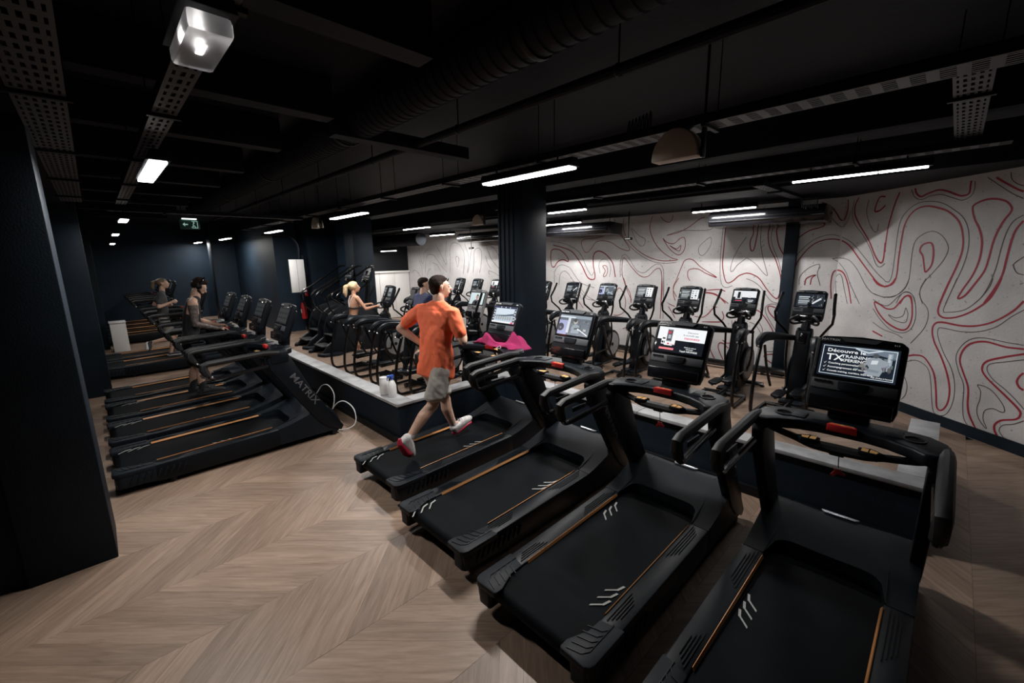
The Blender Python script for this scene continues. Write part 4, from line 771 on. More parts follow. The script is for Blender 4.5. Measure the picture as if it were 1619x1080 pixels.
# ---------------------------------------------------------------- elliptical cross trainers
def elliptical_base():
    t = thing('elliptical_trainer', '-', 'elliptical')
    bm = NB(); tube(bm, [(0, .35, .06), (0, 1.55, .06)], .04, 8); tube(bm, [(-.30, 1.50, .045), (.30, 1.50, .045)], .035, 8); tube(bm, [(-.30, .62, .045), (.30, .62, .045)], .028, 8)
    for s in (-1, 1): lathe(bm, [(.03, 0), (.035, .02), (.02, .03)], (s*.29, 1.5, 0), 10); lathe(bm, [(.025, 0), (.025, .02)], (s*.29, .62, 0), 8)
    part('base_frame', bm, M_METAL, t)
    for s in (-1, 1):
        bm = NB(); tube(bm, [(s*.30, .18, .96), (s*.305, .10, .72), (s*.31, .03, .40), (s*.31, .02, .15), (s*.31, .08, .045), (s*.30, .24, .03), (s*.29, .64, .04)], .024, 8, 4); part('rear_frame', bm, M_METAL, t)
        bm = NB(); tube(bm, [(s*.275, .26, .95), (s*.25, .36, .62), (s*.22, .50, .34)], .018, 8, 3); part('link_arm', bm, M_METAL, t)
        bm = NB(); tube(bm, [(s*.30, .10, .95), (s*.305, .15, 1.02), (s*.29, .27, 1.06), (s*.25, .50, 1.045), (s*.18, .80, 1.0), (s*.11, 1.05, .96)], [.032, .055, .066, .058, .048, .040], 10, 4); ca = part('arm_cover', bm, M_PLAST, t)
        bm = NB()
        for y in (.14, .24): lathe(bm, [(.014, 0), (.011, .012), (.001, .014)], (s*.335, y, .955), 8, RY if s > 0 else Matrix.Rotation(-PI/2, 3, 'Y'))
        lathe(bm, [(.013, 0), (.010, .012), (.001, .014)], (s*.30, .07, .965), 8, RX)
        part('cover_bolt', bm, M_SILVER, ca)
        # pedal on its arm
        y0, z0 = (.46, .30) if s > 0 else (.60, .20)
        bm = NB(); prism(bm, [(s*.055, y0-.17), (s*.055, y0+.15), (s*.08, y0+.19), (s*.17, y0+.19), (s*.20, y0+.14), (s*.20, y0-.13), (s*.16, y0-.19), (s*.09, y0-.20)], 'z', z0, z0+.035, .012)
        for q in range(5): box(bm, (s*.128, y0-.12+.06*q, z0+.037), (.11, .012, .006))
        part('pedal', bm, M_PLAST, t)
        bm = NB(); tube(bm, [(s*.13, y0-.15, z0-.01), (s*.13, .95, z0+.04), (s*.16, 1.08, .34)], .02, 8, 3); tube(bm, [(s*.20, 1.06, .95), (s*.20, 1.10, .60), (s*.16, 1.08, .34)], .017, 8, 3); part('pedal_arm', bm, M_METAL, t)
        bm = NB(); tube(bm, [(s*.17, 1.06, .96), (s*.24, 1.02, 1.08), (s*.335, .90, 1.22), (s*.345, .88, 1.34), (s*.32, .96, 1.47), (s*.31, 1.03, 1.60)], [.017]*3+[.018]*3, 8, 0); bm2 = None
        tube(bm, [(s*.345, .88, 1.34), (s*.33, .93, 1.42), (s*.315, 1.00, 1.54), (s*.31, 1.035, 1.61)], .020, 8, 3)
        lathe(bm, [(.019, 0), (.012, .012), (.001, .014)], (s*.31, 1.035, 1.61), 8)
        part('swing_handle', bm, M_METAL, t)
        bm = NB(); tube(bm, [(s*.03, 1.12, 1.19), (s*.13, 1.04, 1.17), (s*.17, .97, 1.20), (s*.155, .96, 1.25), (s*.09, 1.02, 1.285), (s*.075, 1.06, 1.24)], .016, 8, 4); fh = part('fixed_handle', bm, M_RUBBER, t)
        bm = NB(); tube(bm, [(s*.15, .965, 1.262), (s*.09, 1.015, 1.298)], .011, 6); part('grip_contact', bm, M_SILVER, fh, 'silver grip contact')
        bm = NB(); lathe(bm, [(.275, -.012), (.285, 0), (.275, .012), (.24, .016)], (s*.125, 1.22, .42), 28, RY); d = part('drive_ring', bm, M_PLAST, t)
        bm = NB(); lathe(bm, [(.235, -.015), (.235, .012), (.20, .020), (.05, .024)], (s*.13, 1.22, .42), 28, RY if s > 0 else Matrix.Rotation(-PI/2, 3, 'Y')); part('drive_disc', bm, M_GREYD, d, 'grey round side disc')
        bm = NB(); lathe(bm, [(.035, 0), (.03, .012), (.001, .014)], (s*.155, 1.20, .42), 12, RY if s > 0 else Matrix.Rotation(-PI/2, 3, 'Y')); part('disc_hub', bm, M_PLAST, d)
    bm = NB(); prism(bm, [(.86, .05), (.90, .40), (.98, .90), (1.02, 1.08), (1.10, 1.12), (1.16, 1.05), (1.18, .80), (1.36, .66), (1.48, .42), (1.44, .12), (1.30, .05)], 'x', -.10, .10, .025, 3); part('tower_shroud', bm, M_PLAST, t)
    bm = NB(); prism(bm, [(-.17, .84), (-.14, .66), (.14, .66), (.17, .84), (.13, .92), (-.13, .92)], 'z', .06, .09, .01); part('step_cover', bm, M_PLASTG, t)
    bm = NB(); box(bm, (0, .985, .98), (.09, .06, .16), .02, Matrix.Rotation(-.1, 3, 'X')); part('tower_badge', bm, M_GLOSS, t)
    bm = NB(); tube(bm, [(0, 1.09, 1.05), (0, 1.13, 1.20), (0, 1.17, 1.33), (0, 1.20, 1.45)], [.07, .05, .045, .05], 10); box(bm, (0, 1.09, .965), (.42, .05, .05), .015); part('neck', bm, M_PLAST, t)
    bm = NB()
    for s in (-1, 1): lathe(bm, [(.045, 0), (.055, .0), (.055, .04), (.04, .04)], (s*.10, 1.12, 1.20), 14)
    box(bm, (0, 1.12, 1.20), (.2, .08, .04), .015); part('cup_holder', bm, M_GLOSS, t)
    return t
EF = (0, 1.10, 1.235); ET = math.radians(21)
ep = elliptical_base(); efirst = True
def place_ell(u, v, label, art, h=.43, w_=.39, old=False, gone=False):
    global efirst
    t = ep if efirst else dup(ep_clean)
    return t
jobs = []
ELL = [(-1.38, 6.10, 'elliptical nearest the oblique wall, screen with white text by a gym photo', txt_art(1), 0, 'ellipticals along the mural'),
    (-2.26, 6.16, 'elliptical second from the right, screen white above and dark below', txt_art(2, top_white=True), 0, 'ellipticals along the mural'),
    (-3.12, 6.12, 'elliptical third from the right by the mural, half-white screen', txt_art(3, True), 0, 'ellipticals along the mural'),
    (-3.96, 6.12, 'elliptical fourth from the right by the mural, half-white screen', txt_art(4, True), 0, 'ellipticals along the mural'),
    (-4.79, 6.12, 'elliptical fifth from the right by the mural, bluish video screen', A_VID, 0, 'ellipticals along the mural'),
    (-5.65, 6.12, 'elliptical just right of the central pillar, dark screen with white bits', txt_art(6), 0, 'ellipticals along the mural'),
    (-6.48, 6.12, 'elliptical mostly hidden behind the right edge of the central pillar', txt_art(7), 0, 'ellipticals along the mural'),
    (-8.10, 6.12, 'elliptical against the mural touching the left edge of the central pillar', txt_art(8, top_white=True), 0, 'ellipticals along the mural'),
    (-8.86, 6.12, 'elliptical against the mural, second left of the central pillar', txt_art(9), 0, 'ellipticals along the mural'),
    (-9.62, 6.12, 'elliptical against the mural, third left of the central pillar', txt_art(10), 0, 'ellipticals along the mural'),
    (-10.5, 6.12, 'farthest elliptical at the mural, seen over the runner\'s head', A_OFF, 0, 'ellipticals along the mural'),
    (-8.19, 3.17, 'elliptical the blonde woman uses, silver-grey old display', A_SILV, 1, 'ellipticals behind the partition'),
    (-7.14, 3.17, 'empty elliptical right beside the blonde woman, dark gridded display', A_GRID, 1, 'ellipticals behind the partition'),
    (-6.26, 3.17, 'elliptical used by the man in navy, hidden by the orange runner', A_GRID, 1, 'ellipticals behind the partition'),
    (-5.50, 3.34, 'silver-framed elliptical with a portrait on screen beside the orange runner', A_PORT, 2, 'ellipticals behind the partition')]
ell_list = []
for i, (u, v, lab, art, old, gr) in enumerate(ELL):
    t = ep if i == 0 else dup(ep); ell_list.append(t)
for t, (u, v, lab, art, old, gr) in zip(ell_list, ELL):
    t.location = (u, v, 0); t['label'] = lab; t['group'] = gr
    if old == 2:
        M_s = MATS['charcoal_plastic']; MATS['x'] = M_s
        b4 = set(t.children); console(t, (0, 1.08, 1.215), ET, .40, .46, art, True)
        for c in t.children:
            if c not in b4 and c.name.startswith(('console_housing', 'control_strip')): c.data.materials[0] = mat('silver_plastic', (.30, .30, .30), .4)
    else: console(t, (0, 1.08, 1.225), ET, .385, .44, art, bool(old))
# ---------------------------------------------------------------- stair climbers
def climber(u, v, label):
    t = thing('stair_climber', label, 'stair climber', (u, v, 0), 0, 'stair climbers')
    for s in (-1, 1):
        bm = NB(); prism(bm, [(0, 0), (-.02, .05), (.12, .22), (.30, .34), (.34, .60), (.44, .86), (.60, .98), (.95, 1.10), (1.25, 1.15), (1.42, .9), (1.45, .3), (1.42, 0)], 'x', s*.27, s*.36, .02); part('side_panel', bm, M_PLAST, t)
        bm = NB(); prism(bm, [(s*.27, -.10), (s*.27, .30), (s*.50, .42), (s*.56, .30), (s*.48, -.02)], 'z', 0, .07, .02); part('base_flare', bm, M_PLASTG, t)
        bm = NB(); tube(bm, [(s*.34, .48, .84), (s*.36, .28, 1.05), (s*.36, .22, 1.30), (s*.36, .30, 1.42), (s*.36, .55, 1.55), (s*.36, 1.25, 1.98), (s*.30, 1.42, 2.02)], .022, 8, 4); part('handrail', bm, M_METAL, t)
        bm = NB(); tube(bm, [(s*.34, .95, 1.05), (s*.35, .72, 1.22), (s*.35, .80, 1.36), (s*.34, 1.25, 1.62)], .02, 8, 4); part('inner_rail', bm, M_METAL, t)
    for i in range(4):
        bm = NB(); box(bm, (0, .16+.27*i, .20+.22*i), (.53, .26, .03), .008); box(bm, (0, .29+.27*i, .10+.22*i), (.53, .02, .2)); part('step', bm, M_RUBBER, t)
    bm = NB(); tube(bm, [(0, 1.35, 1.0), (0, 1.42, 1.9)], [.09, .06], 10); part('mast', bm, M_PLAST, t)
    console(t, (0, 1.30, 1.62), ET, .40, .42, A_OFF, True)
    return t
climber(-11.35, 3.55, 'stair climber at the far left end behind the partition'); climber(-10.2, 3.5, 'stair climber beside the elliptical the blonde woman uses')
# ---------------------------------------------------------------- people
V = Vector
_t = NB(); bmesh.ops.create_icosphere(_t, subdivisions=2, radius=1); ICO = [v.co.copy() for v in _t.verts]; _t.free()
def hull(bm, sph):
    for p, r in sph:
        rr = V(r) if isinstance(r, (tuple, list)) else V((r, r, r))
        for c in ICO: bm.verts.new((p[0]+c.x*rr.x, p[1]+c.y*rr.y, p[2]+c.z*rr.z))
    bmesh.ops.convex_hull(bm, input=bm.verts[:], use_existing_faces=False)
    bmesh.ops.delete(bm, geom=[v for v in bm.verts if not v.link_faces], context='VERTS')
    bmesh.ops.recalc_face_normals(bm, faces=bm.faces[:])
def body(name, groups, m, parent, voxel=.012, smooth=4, label=None, disp=0):
    bms = NB()
    for g in groups:
        b = NB(); hull(b, g); me = bpy.data.meshes.new('tmp'); b.to_mesh(me); b.free(); bms.from_mesh(me); bpy.data.meshes.remove(me)
    # drop internal faces left from unhulled spheres: none
    me = bpy.data.meshes.new('tmp'); bms.to_mesh(me); bms.free()
    o = bpy.data.objects.new('tmp', me); C.objects.link(o)
    r = o.modifiers.new('r', 'REMESH'); r.mode = 'VOXEL'; r.voxel_size = voxel; r.use_smooth_shade = True
    s = o.modifiers.new('s', 'SMOOTH'); s.iterations = smooth; s.factor = .5
    dg = bpy.context.evaluated_depsgraph_get(); nm = bpy.data.meshes.new_from_object(o.evaluated_get(dg)); nm.name = name
    bpy.data.objects.remove(o); bpy.data.meshes.remove(me)
    if disp:
        for v in nm.vertices:
            p = v.co; v.co = p+v.normal*(disp*(noise.noise(Vector((p.x*9+p.z*5, p.y*9, p.z*6)))*1.0+.5*noise.noise(Vector((p.x*22, p.y*22+p.z*9, p.z*16)))))
    nm.materials.clear()
    for x in (m if isinstance(m, list) else [m]): nm.materials.append(x)
    nm.polygons.foreach_set('use_smooth', [True]*len(nm.polygons))
    q = bpy.data.objects.new(name, nm); C.objects.link(q); q.parent = parent
    if label: q['label'] = label
    return q
def lerp(a, b, t): return V(a).lerp(V(b), t)
def hand(wr, d, up, s=1.0, curl=.5, side=1):
    """palm, four fingers and a thumb; d = pointing direction, up = back of the hand"""
    d = V(d).normalized(); up = (V(up)-d*V(up).dot(d)).normalized(); x = d.cross(up)*side; g = []
    g.append([(wr, .024*s), (wr+d*.08*s+x*.028*s, .014*s), (wr+d*.08*s-x*.028*s, .014*s)])
    for i, (o, ln) in enumerate(((.030, .070), (.011, .080), (-.010, .075), (-.030, .058))):
        a = wr+d*.082*s+x*o*s; b = a+(d*math.cos(curl*.7)-up*math.sin(curl*.7))*ln*.5*s; c = b+(d*math.cos(curl*2.2)-up*math.sin(curl*2.2))*ln*.5*s
        g.append([(a, .0092*s), (b, .0085*s)]); g.append([(b, .0085*s), (c, .0072*s)])
    a = wr+d*.025*s+x*.026*s; b = a+(d*.6+x*.6-up*.3)*.04*s; c = b+(d*.8-up*.5)*.03*s
    g += [[(a, .012*s), (b, .010*s)], [(b, .010*s), (c, .008*s)]]
    return g
def headmat(yaw, pitch): return Matrix.Rotation(yaw, 3, 'Z') @ Matrix.Rotation(pitch, 3, 'X')
def head_groups(c, M, s=1.0):
    H = lambda x, y, z: V(c)+M @ V((x*s, y*s, z*s))
    g = [[(H(0, -.018, .035), (.074*s, .085*s, .078*s)), (H(0, .03, .02), .062*s)], [(H(0, .035, .0), .058*s), (H(0, .05, -.055), .038*s), (H(0, .01, -.05), .05*s)], [(H(0, .062, -.085), .020*s), (H(0, .02, -.06), .045*s)],
         [(H(0, .092, .010), .009*s), (H(0, .112, -.022), .013*s), (H(0, .09, -.025), .016*s)], [(H(-.022, .088, -.056), .009*s), (H(.022, .088, -.056), .009*s), (H(0, .094, -.056), .009*s)], [(H(-.035, .085, .028), .010*s), (H(.035, .085, .028), .010*s)]]
    for q in (-1, 1): g.append([(H(q*.078, -.005, .015), (.010*s, .020*s, .024*s)), (H(q*.076, 0, -.018), (.008*s, .012*s, .012*s))])
    return g, H
def eyes(H, s, parent, M):
    for q in (-1, 1):
        bm = NB(); bmesh.ops.create_icosphere(bm, subdivisions=2, radius=.012*s, matrix=Matrix.Translation(H(q*.030, .084, .008))); e = part('eye', bm, M_WPLAST, parent)
        bm = NB(); bmesh.ops.create_icosphere(bm, subdivisions=1, radius=.006*s, matrix=Matrix.Translation(H(q*.030, .093, .008))); part('pupil', bm, mat('dark_brown', (.02, .012, .008), .3), e)
SK = mat('light_skin', (.60, .37, .27), .5, noise_s=12, noise_a=.10)
SK2 = mat('tanned_skin', (.52, .27, .17), .5, noise_s=12, noise_a=.10)
INK = mat('tattooed_skin', (.12, .095, .085), .55, noise_s=26, noise_a=.75)
def limbs(J, s=1.0, f=1.0):
    g = []
    for q in 'LR':
        sh, el, wr, hp, kn, an = (V(J[k+q]) for k in ('sh', 'el', 'wr', 'hip', 'kn', 'an'))
        g += [[(sh, .056*s*f), (lerp(sh, el, .45), .046*s*f)], [(lerp(sh, el, .45), .046*s*f), (el, .037*s*f)], [(el, .037*s*f), (lerp(el, wr, .3), .039*s*f)], [(lerp(el, wr, .3), .039*s*f), (wr, .025*s*f)]]
        bk = V((0, -1, 0))
        g += [[(hp, .088*s), (lerp(hp, kn, .5), .070*s)], [(lerp(hp, kn, .5), .070*s), (kn, .052*s)], [(kn, .051*s), (lerp(kn, an, .32)+bk*.018*s, .054*s)], [(lerp(kn, an, .32)+bk*.018*s, .054*s), (an, .033*s)]]
        to = V(J['to'+q]); g += [[(an, .033*s), (lerp(an, to, .3), .03*s)]]
    return g
def torso(J, s=1.0, f=1.0, slim=1.0):
    nk, L_, R_, hl, hr = V(J['neck']), V(J['shL']), V(J['shR']), V(J['hipL']), V(J['hipR']); mh = (hl+hr)/2; ms = (L_+R_)/2
    ch = lerp(ms, mh, .32); wa = lerp(ms, mh, .72); ax = (R_-L_).normalized()
    return [[(L_-V((0, 0, .0)), .055*s*f), (R_, .055*s*f), (nk-V((0, 0, .03)), .05*s)], [(L_+ax*.04*s-V((0, 0, .03)), .07*s*f), (R_-ax*.04*s-V((0, 0, .03)), .07*s*f), (ch-ax*.07*s, .095*s*f), (ch+ax*.07*s, .095*s*f)],
            [(ch-ax*.07*s, .095*s*f), (ch+ax*.07*s, .095*s*f), (wa-ax*.05*s*slim, .09*s*slim), (wa+ax*.05*s*slim, .09*s*slim)], [(wa-ax*.05*s*slim, .09*s*slim), (wa+ax*.05*s*slim, .09*s*slim), (hl+V((0, 0, .03)), .09*s), (hr+V((0, 0, .03)), .09*s)]]
def shoe(name, an, heel, toe, parent, m_up, m_sole, s=1.0, label=None):
    an, heel, toe = V(an), V(heel), V(toe); d = (toe-heel).normalized(); side = d.cross(V((0, 0, 1))); side = side.normalized() if side.length > .1 else V((1, 0, 0)); up = side.cross(d).normalized()
    if up.dot(an-heel) < 0: up = -up
    o = body(name, [[(heel+up*.045*s+d*.03*s, .033*s), (toe+up*.028*s-d*.05*s, .036*s), (heel+up*.02*s+d*.03*s, .030*s), (an-(an-heel)*.25, .036*s)], [(toe+up*.028*s-d*.05*s, .036*s), (toe+up*.022*s-d*.02*s, .026*s), (lerp(heel, toe, .5)+up*.05*s, .034*s)]], m_up, parent, .008, 2, label)
    body('shoe_sole', [[(heel+d*.03*s, (.030*s, .030*s, .014*s)), (toe-d*.055*s, (.042*s, .042*s, .014*s)), (toe-d*.03*s, .018*s), (heel+d*.0*s+up*.012*s, .016*s)]], m_sole, o, .008, 2, 'crimson sole' if m_sole is M_SOLE else None)
    bm = NB()
    for i in range(4): p = lerp(heel, toe, .45+.09*i)+up*(.088-.012*i)*s; tube(bm, [p-side*.02*s, p+up*.004, p+side*.02*s], .004*s, 5)
    part('laces', bm, m_up if m_up is M_WPLAST else M_LETTER, o)
    return o
M_SOLE = mat('crimson_rubber', (.42, .02, .05), .45); M_SHOEW = mat('white_mesh_shoe', (.62, .60, .59), .6, noise_s=30, noise_a=.2)
M_ORSH = mat('neon_orange_jersey', (1.0, .19, .08), .75, bump=.25, bump_s=35); M_SHORT = mat('light_grey_shorts', (.40, .375, .34), .85, bump=.2, bump_s=40)
M_HAIRD = mat('dark_brown_hair', (.020, .013, .010), .85, spec=.15, noise_s=60, noise_a=.4, bump=.5, bump_s=120); M_HAIRB = mat('blonde_hair', (.62, .46, .27), .5, noise_s=50, noise_a=.3, bump=.6, bump_s=90)
M_BLKF = mat('black_fabric', (.012, .012, .014), .85, bump=.2, bump_s=60); M_NAVF = mat('navy_fabric', (.02, .025, .07), .85); M_GRYF = mat('grey_fabric', (.06, .06, .062), .9)
# --- runner in orange
u0 = -3.55; t = thing('person', 'man running in a bright orange t-shirt, light grey shorts and white shoes', 'person', (u0, 2.3, .23))
OR = V((u0, 2.3, .23)); W_ = lambda *p: V(p)-OR
J = dict(neck=W_(u0, 2.42, 1.72), shL=W_(u0-.19, 2.34, 1.64), shR=W_(u0+.19, 2.45, 1.635), elL=W_(u0-.37, 2.19, 1.46), elR=W_(u0+.28, 2.50, 1.36), wrL=W_(u0-.20, 2.34, 1.29), wrR=W_(u0+.06, 2.68, 1.42),
    hipL=W_(u0-.10, 2.35, 1.02), hipR=W_(u0+.10, 2.35, 1.02), knL=W_(u0-.08, 2.51, .68), knR=W_(u0+.08, 2.24, .72), anL=W_(u0-.08, 2.60, .36), anR=W_(u0+.06, 1.98, .46), toL=W_(u0-.08, 2.86, .36), toR=W_(u0+.06, 1.98, .24))
HM = headmat(-.35, .05); hg, H = head_groups(J['neck']+V((.0, .03, .16)), HM, 1.02)
grp = hg+[[(J['neck']-V((0, .0, .04)), .062), (J['neck']+V((0, .01, .07)), .058)]]+torso(J)+limbs(J, 1.12)+hand(J['wrL'], V((.7, .3, -.3)), V((0, -.6, .8)), 1, 1.0, -1)+hand(J['wrR'], V((-.7, .5, .3)), V((.5, .6, .5)), 1, 1.0, 1)
b = body('body', grp, SK, t, .0085, 3)
eyes(H, 1, t, HM)
body('hair', [[(H(0, -.026, .048), (.080, .088, .078)), (H(0, .02, .075), (.06, .05, .045))], [(H(0, -.05, .01), (.076, .05, .06)), (H(0, -.055, -.045), (.055, .035, .03))], [(H(-.074, -.01, .03), (.012, .03, .03)), (H(.074, -.01, .03), (.012, .03, .03))]], M_HAIRD, t, .008, 2, 'short dark hair')
shg = [[(V(a)+V(o_), r*1.0) for a, r, *_ in g for o_ in ((0, 0, 0),)] for g in torso(J)]
def inflate(gs, d): return [[(p, (tuple(x+d for x in r) if isinstance(r, (tuple, list)) else r+d)) for p, r in g] for g in gs]
mh = (J['hipL']+J['hipR'])/2
sh = inflate(torso(J), .014)[:3]+[[(J['neck']-V((0, 0, .015)), .066), (J['shL'], .06), (J['shR'], .06)]]
ms = (J['shL']+J['shR'])/2; ch = lerp(ms, mh, .32)
sh += [[(ch-V((.08, 0, 0)), .112), (ch+V((.08, 0, 0)), .112), (mh+V((-.10, -.03, .0)), (.10, .115, .03)), (mh+V((.10, .02, -.03)), (.10, .115, .03))]]
for q in 'LR':
    a, e_ = J['sh'+q], J['el'+q]; sh += [[(a, .072), (lerp(a, e_, .62), .072), (lerp(a, e_, .72), .066)]]
body('t_shirt', sh, M_ORSH, t, .010, 2, 'bright orange t-shirt', disp=.016)
so = []
for q, k in (('L', -.0), ('R', 0)):
    h_, n_ = J['hip'+q], J['kn'+q]; so += [[(h_+V((0, 0, .04)), .105), (lerp(h_, n_, .70), (.112, .118, .06))]]
so += [[(J['hipL']+V((0, 0, .04)), .10), (J['hipR']+V((0, 0, .04)), .10)]]
body('shorts', so, M_SHORT, t, .010, 2, 'light grey shorts', disp=.010)
for q, hl in (('L', W_(u0-.08, 2.60, .255)), ('R', W_(u0+.06, 1.855, .455))):
    body('sock', [[(lerp(J['an'+q], J['kn'+q], .22), .041), (J['an'+q], .040)]], M_SHOEW, t, .008, 1, 'white ankle sock')
    shoe('shoe', J['an'+q], hl, J['to'+q], t, M_SHOEW, M_SOLE, 1.3, 'white running shoe')
# --- tattooed man
OR = V((-7.62, .95, .23)); t = thing('person', 'bearded man in a black tank top, tattooed arm and headphones, looking down at his console', 'person', OR); x0 = -7.6
J = dict(neck=W_(x0, 1.0, 1.68), shL=W_(x0-.19, .98, 1.60), shR=W_(x0+.19, .94, 1.60), elL=W_(x0-.24, 1.0, 1.32), elR=W_(x0+.22, .93, 1.30), wrL=W_(x0-.16, 1.26, 1.22), wrR=W_(x0+.17, 1.19, 1.21),
    hipL=W_(x0-.10, .87, 1.02), hipR=W_(x0+.10, .87, 1.02), knL=W_(x0-.11, .89, .66), knR=W_(x0+.11, .95, .66), anL=W_(x0-.11, .82, .31), anR=W_(x0+.11, .90, .31), toL=W_(x0-.13, 1.02, .25), toR=W_(x0+.13, 1.10, .25))
HM = headmat(-.1, -.62); hg, H = head_groups(J['neck']+V((0, .06, .14)), HM, 1.02)
grp = hg+[[(J['neck']-V((0, .0, .04)), .066), (J['neck']+V((0, .03, .07)), .060)]]+torso(J)+limbs(J, 1, 1.12)+hand(J['wrL'], V((.1, 1, -.1)), V((0, 0, 1)), 1, .6, -1)+hand(J['wrR'], V((0, 1, -.05)), V((0, 0, 1)), 1, .6, 1)
b = body('body', grp, [SK, INK], t, .0085, 3)
sr, er, wr_ = J['shR'], J['elR'], J['wrR']
def segd(p, a, b_): d = b_-a; k_ = max(0, min(1, (p-a).dot(d)/d.length_squared)); return (p-a-d*k_).length
for p in b.data.polygons:
    c_ = p.center
    if (min(segd(c_, lerp(sr, er, .2), er), segd(c_, er, wr_)) < .066) or (segd(c_, J['anR'], lerp(J['anR'], J['knR'], .9)) < .07 and noise.noise(c_*9) > -.05): p.material_index = 1
eyes(H, 1, t, HM)
body('hair', [[(H(0, -.022, .058), (.082, .088, .080)), (H(0, .035, .09), (.06, .045, .04))], [(H(0, -.05, .01), (.078, .05, .06))]], M_HAIRD, t, .008, 2, 'curly black hair', disp=.008)
body('beard', [[(H(0, .068, -.085), .030), (H(-.05, .03, -.05), .022), (H(.05, .03, -.05), .022)], [(H(0, .085, -.07), .022), (H(0, .075, -.10), .022)]], M_HAIRD, t, .008, 1, 'dark beard')
tk = inflate(torso(J), .012); tk[0] = [(J['neck']-V((.07, .0, .045)), .06), (J['neck']-V((-.07, .0, .045)), .06)]; tk[1] = [(V(p).lerp(V(((J['shL']+J['shR'])/2)), .18), r) for p, r in tk[1]]
body('tank_top', tk+[[(J['hipL']+V((0, 0, .0)), .105), (J['hipR']+V((0, 0, 0)), .105)]], M_BLKF, t, .010, 2, 'loose black tank top', disp=.006)
body('shorts', [[(J['hip'+q], .105), (lerp(J['hip'+q], J['kn'+q], .8), .092)] for q in 'LR'], M_BLKF, t, .010, 2, 'black knee-length shorts', disp=.006)
for q in 'LR':
    body('sock', [[(lerp(J['an'+q], J['kn'+q], .35), .050), (J['an'+q], .042)]], M_BLKF, t, .009, 1, 'black sock')
    an = J['an'+q]; shoe('shoe', an, V((an.x, an.y-.06, .03)), V((J['to'+q].x, J['to'+q].y+.08, .03)), t, M_BLKF, M_RUBBER, 1.05, 'black trainer')
bm = NB(); tube(bm, [H(-.088, 0, .02), H(-.085, 0, .08), H(-.04, 0, .142), H(.04, 0, .142), H(.085, 0, .08), H(.088, 0, .02)], .009, 6, 4); hp = part('headphones', bm, M_GLOSS, t, 'black over-ear headphones')
for q in (-1, 1):
    bm = NB(); lathe(bm, [(.036, -.012), (.038, .008), (.025, .016)], H(q*.088, 0, .005), 14, HM @ (RY if q > 0 else Matrix.Rotation(-PI/2, 3, 'Y'))); part('ear_cup', bm, M_PLAST, hp)
# --- far running woman
OR = V((-11.2, .9, .23)); t = thing('person', 'woman with a ponytail in a dark grey t-shirt running on a far treadmill', 'person', OR); x0 = -11.2
J = dict(neck=W_(x0, .95, 1.60), shL=W_(x0-.16, .95, 1.53), shR=W_(x0+.16, .91, 1.53), elL=W_(x0-.22, .80, 1.32), elR=W_(x0+.21, .84, 1.30), wrL=W_(x0-.17, 1.0, 1.30), wrR=W_(x0+.15, 1.06, 1.38),
    hipL=W_(x0-.09, .90, 1.0), hipR=W_(x0+.09, .90, 1.0), knL=W_(x0-.09, 1.05, .66), knR=W_(x0+.09, .99, .64), anL=W_(x0-.09, .93, .31), anR=W_(x0+.09, .66, .60), toL=W_(x0-.09, 1.12, .25), toR=W_(x0+.09, .56, .42))
HM = headmat(-.2, .12); hg, H = head_groups(J['neck']+V((0, .03, .15)), HM, .95)
grp = hg+[[(J['neck']-V((0, .0, .04)), .048), (J['neck']+V((0, .01, .07)), .046)]]+torso(J, .88, 1, .9)+limbs(J, .88)+hand(J['wrL'], V((.1, 1, .3)), V((-1, 0, .3)), .9, 1.1, -1)+hand(J['wrR'], V((-.1, 1, .3)), V((1, 0, .3)), .9, 1.1, 1)
body('body', grp, SK, t, .010, 2); eyes(H, .95, t, HM)
hr = body('hair', [[(H(0, -.026, .042), (.080, .088, .080)), (H(0, .02, .07), (.062, .05, .045))], [(H(0, -.11, .06), .03), (H(0, -.15, .05), .034)], [(H(0, -.15, .05), .034), (H(0, -.19, -.03), .026), (H(0, -.18, -.09), .012)]], mat('light_brown_hair', (.16, .11, .07), .55, bump=.5, bump_s=90), t, .009, 2, 'light brown ponytail')
tk = inflate(torso(J, .88, 1, .95), .012)
body('t_shirt', tk+[[(J['sh'+q], .062), (lerp(J['sh'+q], J['el'+q], .6), .058)] for q in 'LR'], M_GRYF, t, .011, 2, 'dark grey t-shirt', disp=.005)
body('shorts', [[(J['hip'+q]+V((0, 0, .03)), .092), (lerp(J['hip'+q], J['kn'+q], .5), .082)] for q in 'LR'], M_SHORT, t, .011, 2, 'light shorts')
for q in 'LR':
    an = J['an'+q]; hl = V((an.x, an.y-.05, .03)) if q == 'L' else an+V((0, -.09, .01)); to = V((an.x, an.y+.19, .03)) if q == 'L' else V(J['toR'])
    shoe('shoe', an, hl, to, t, M_GRYF, M_WPLAST, .92)
# --- blonde woman on the elliptical (feet on its pedals)
OR = V((-8.19, 3.6, .3)); t = thing('person', 'blonde woman with a ponytail in a black sports bra on an elliptical', 'person', OR); x0 = -8.17
J = dict(neck=W_(x0, 3.60, 1.50), shL=W_(x0-.15, 3.62, 1.44), shR=W_(x0+.15, 3.60, 1.44), elL=W_(x0-.22, 3.74, 1.24), elR=W_(x0+.24, 3.72, 1.22), wrL=W_(x0-.18, 3.98, 1.27), wrR=W_(x0+.17, 3.96, 1.25),
    hipL=W_(x0-.09, 3.55, .97), hipR=W_(x0+.09, 3.55, .97), knL=W_(x0-.12, 3.78, .66), knR=W_(x0+.12, 3.66, .70), anL=W_(x0-.13, 3.64, .33), anR=W_(x0+.13, 3.52, .42), toL=W_(x0-.13, 3.86, .27), toR=W_(x0+.13, 3.74, .36))
HM = headmat(-.35, .1); hg, H = head_groups(J['neck']+V((0, .03, .135)), HM, .92)
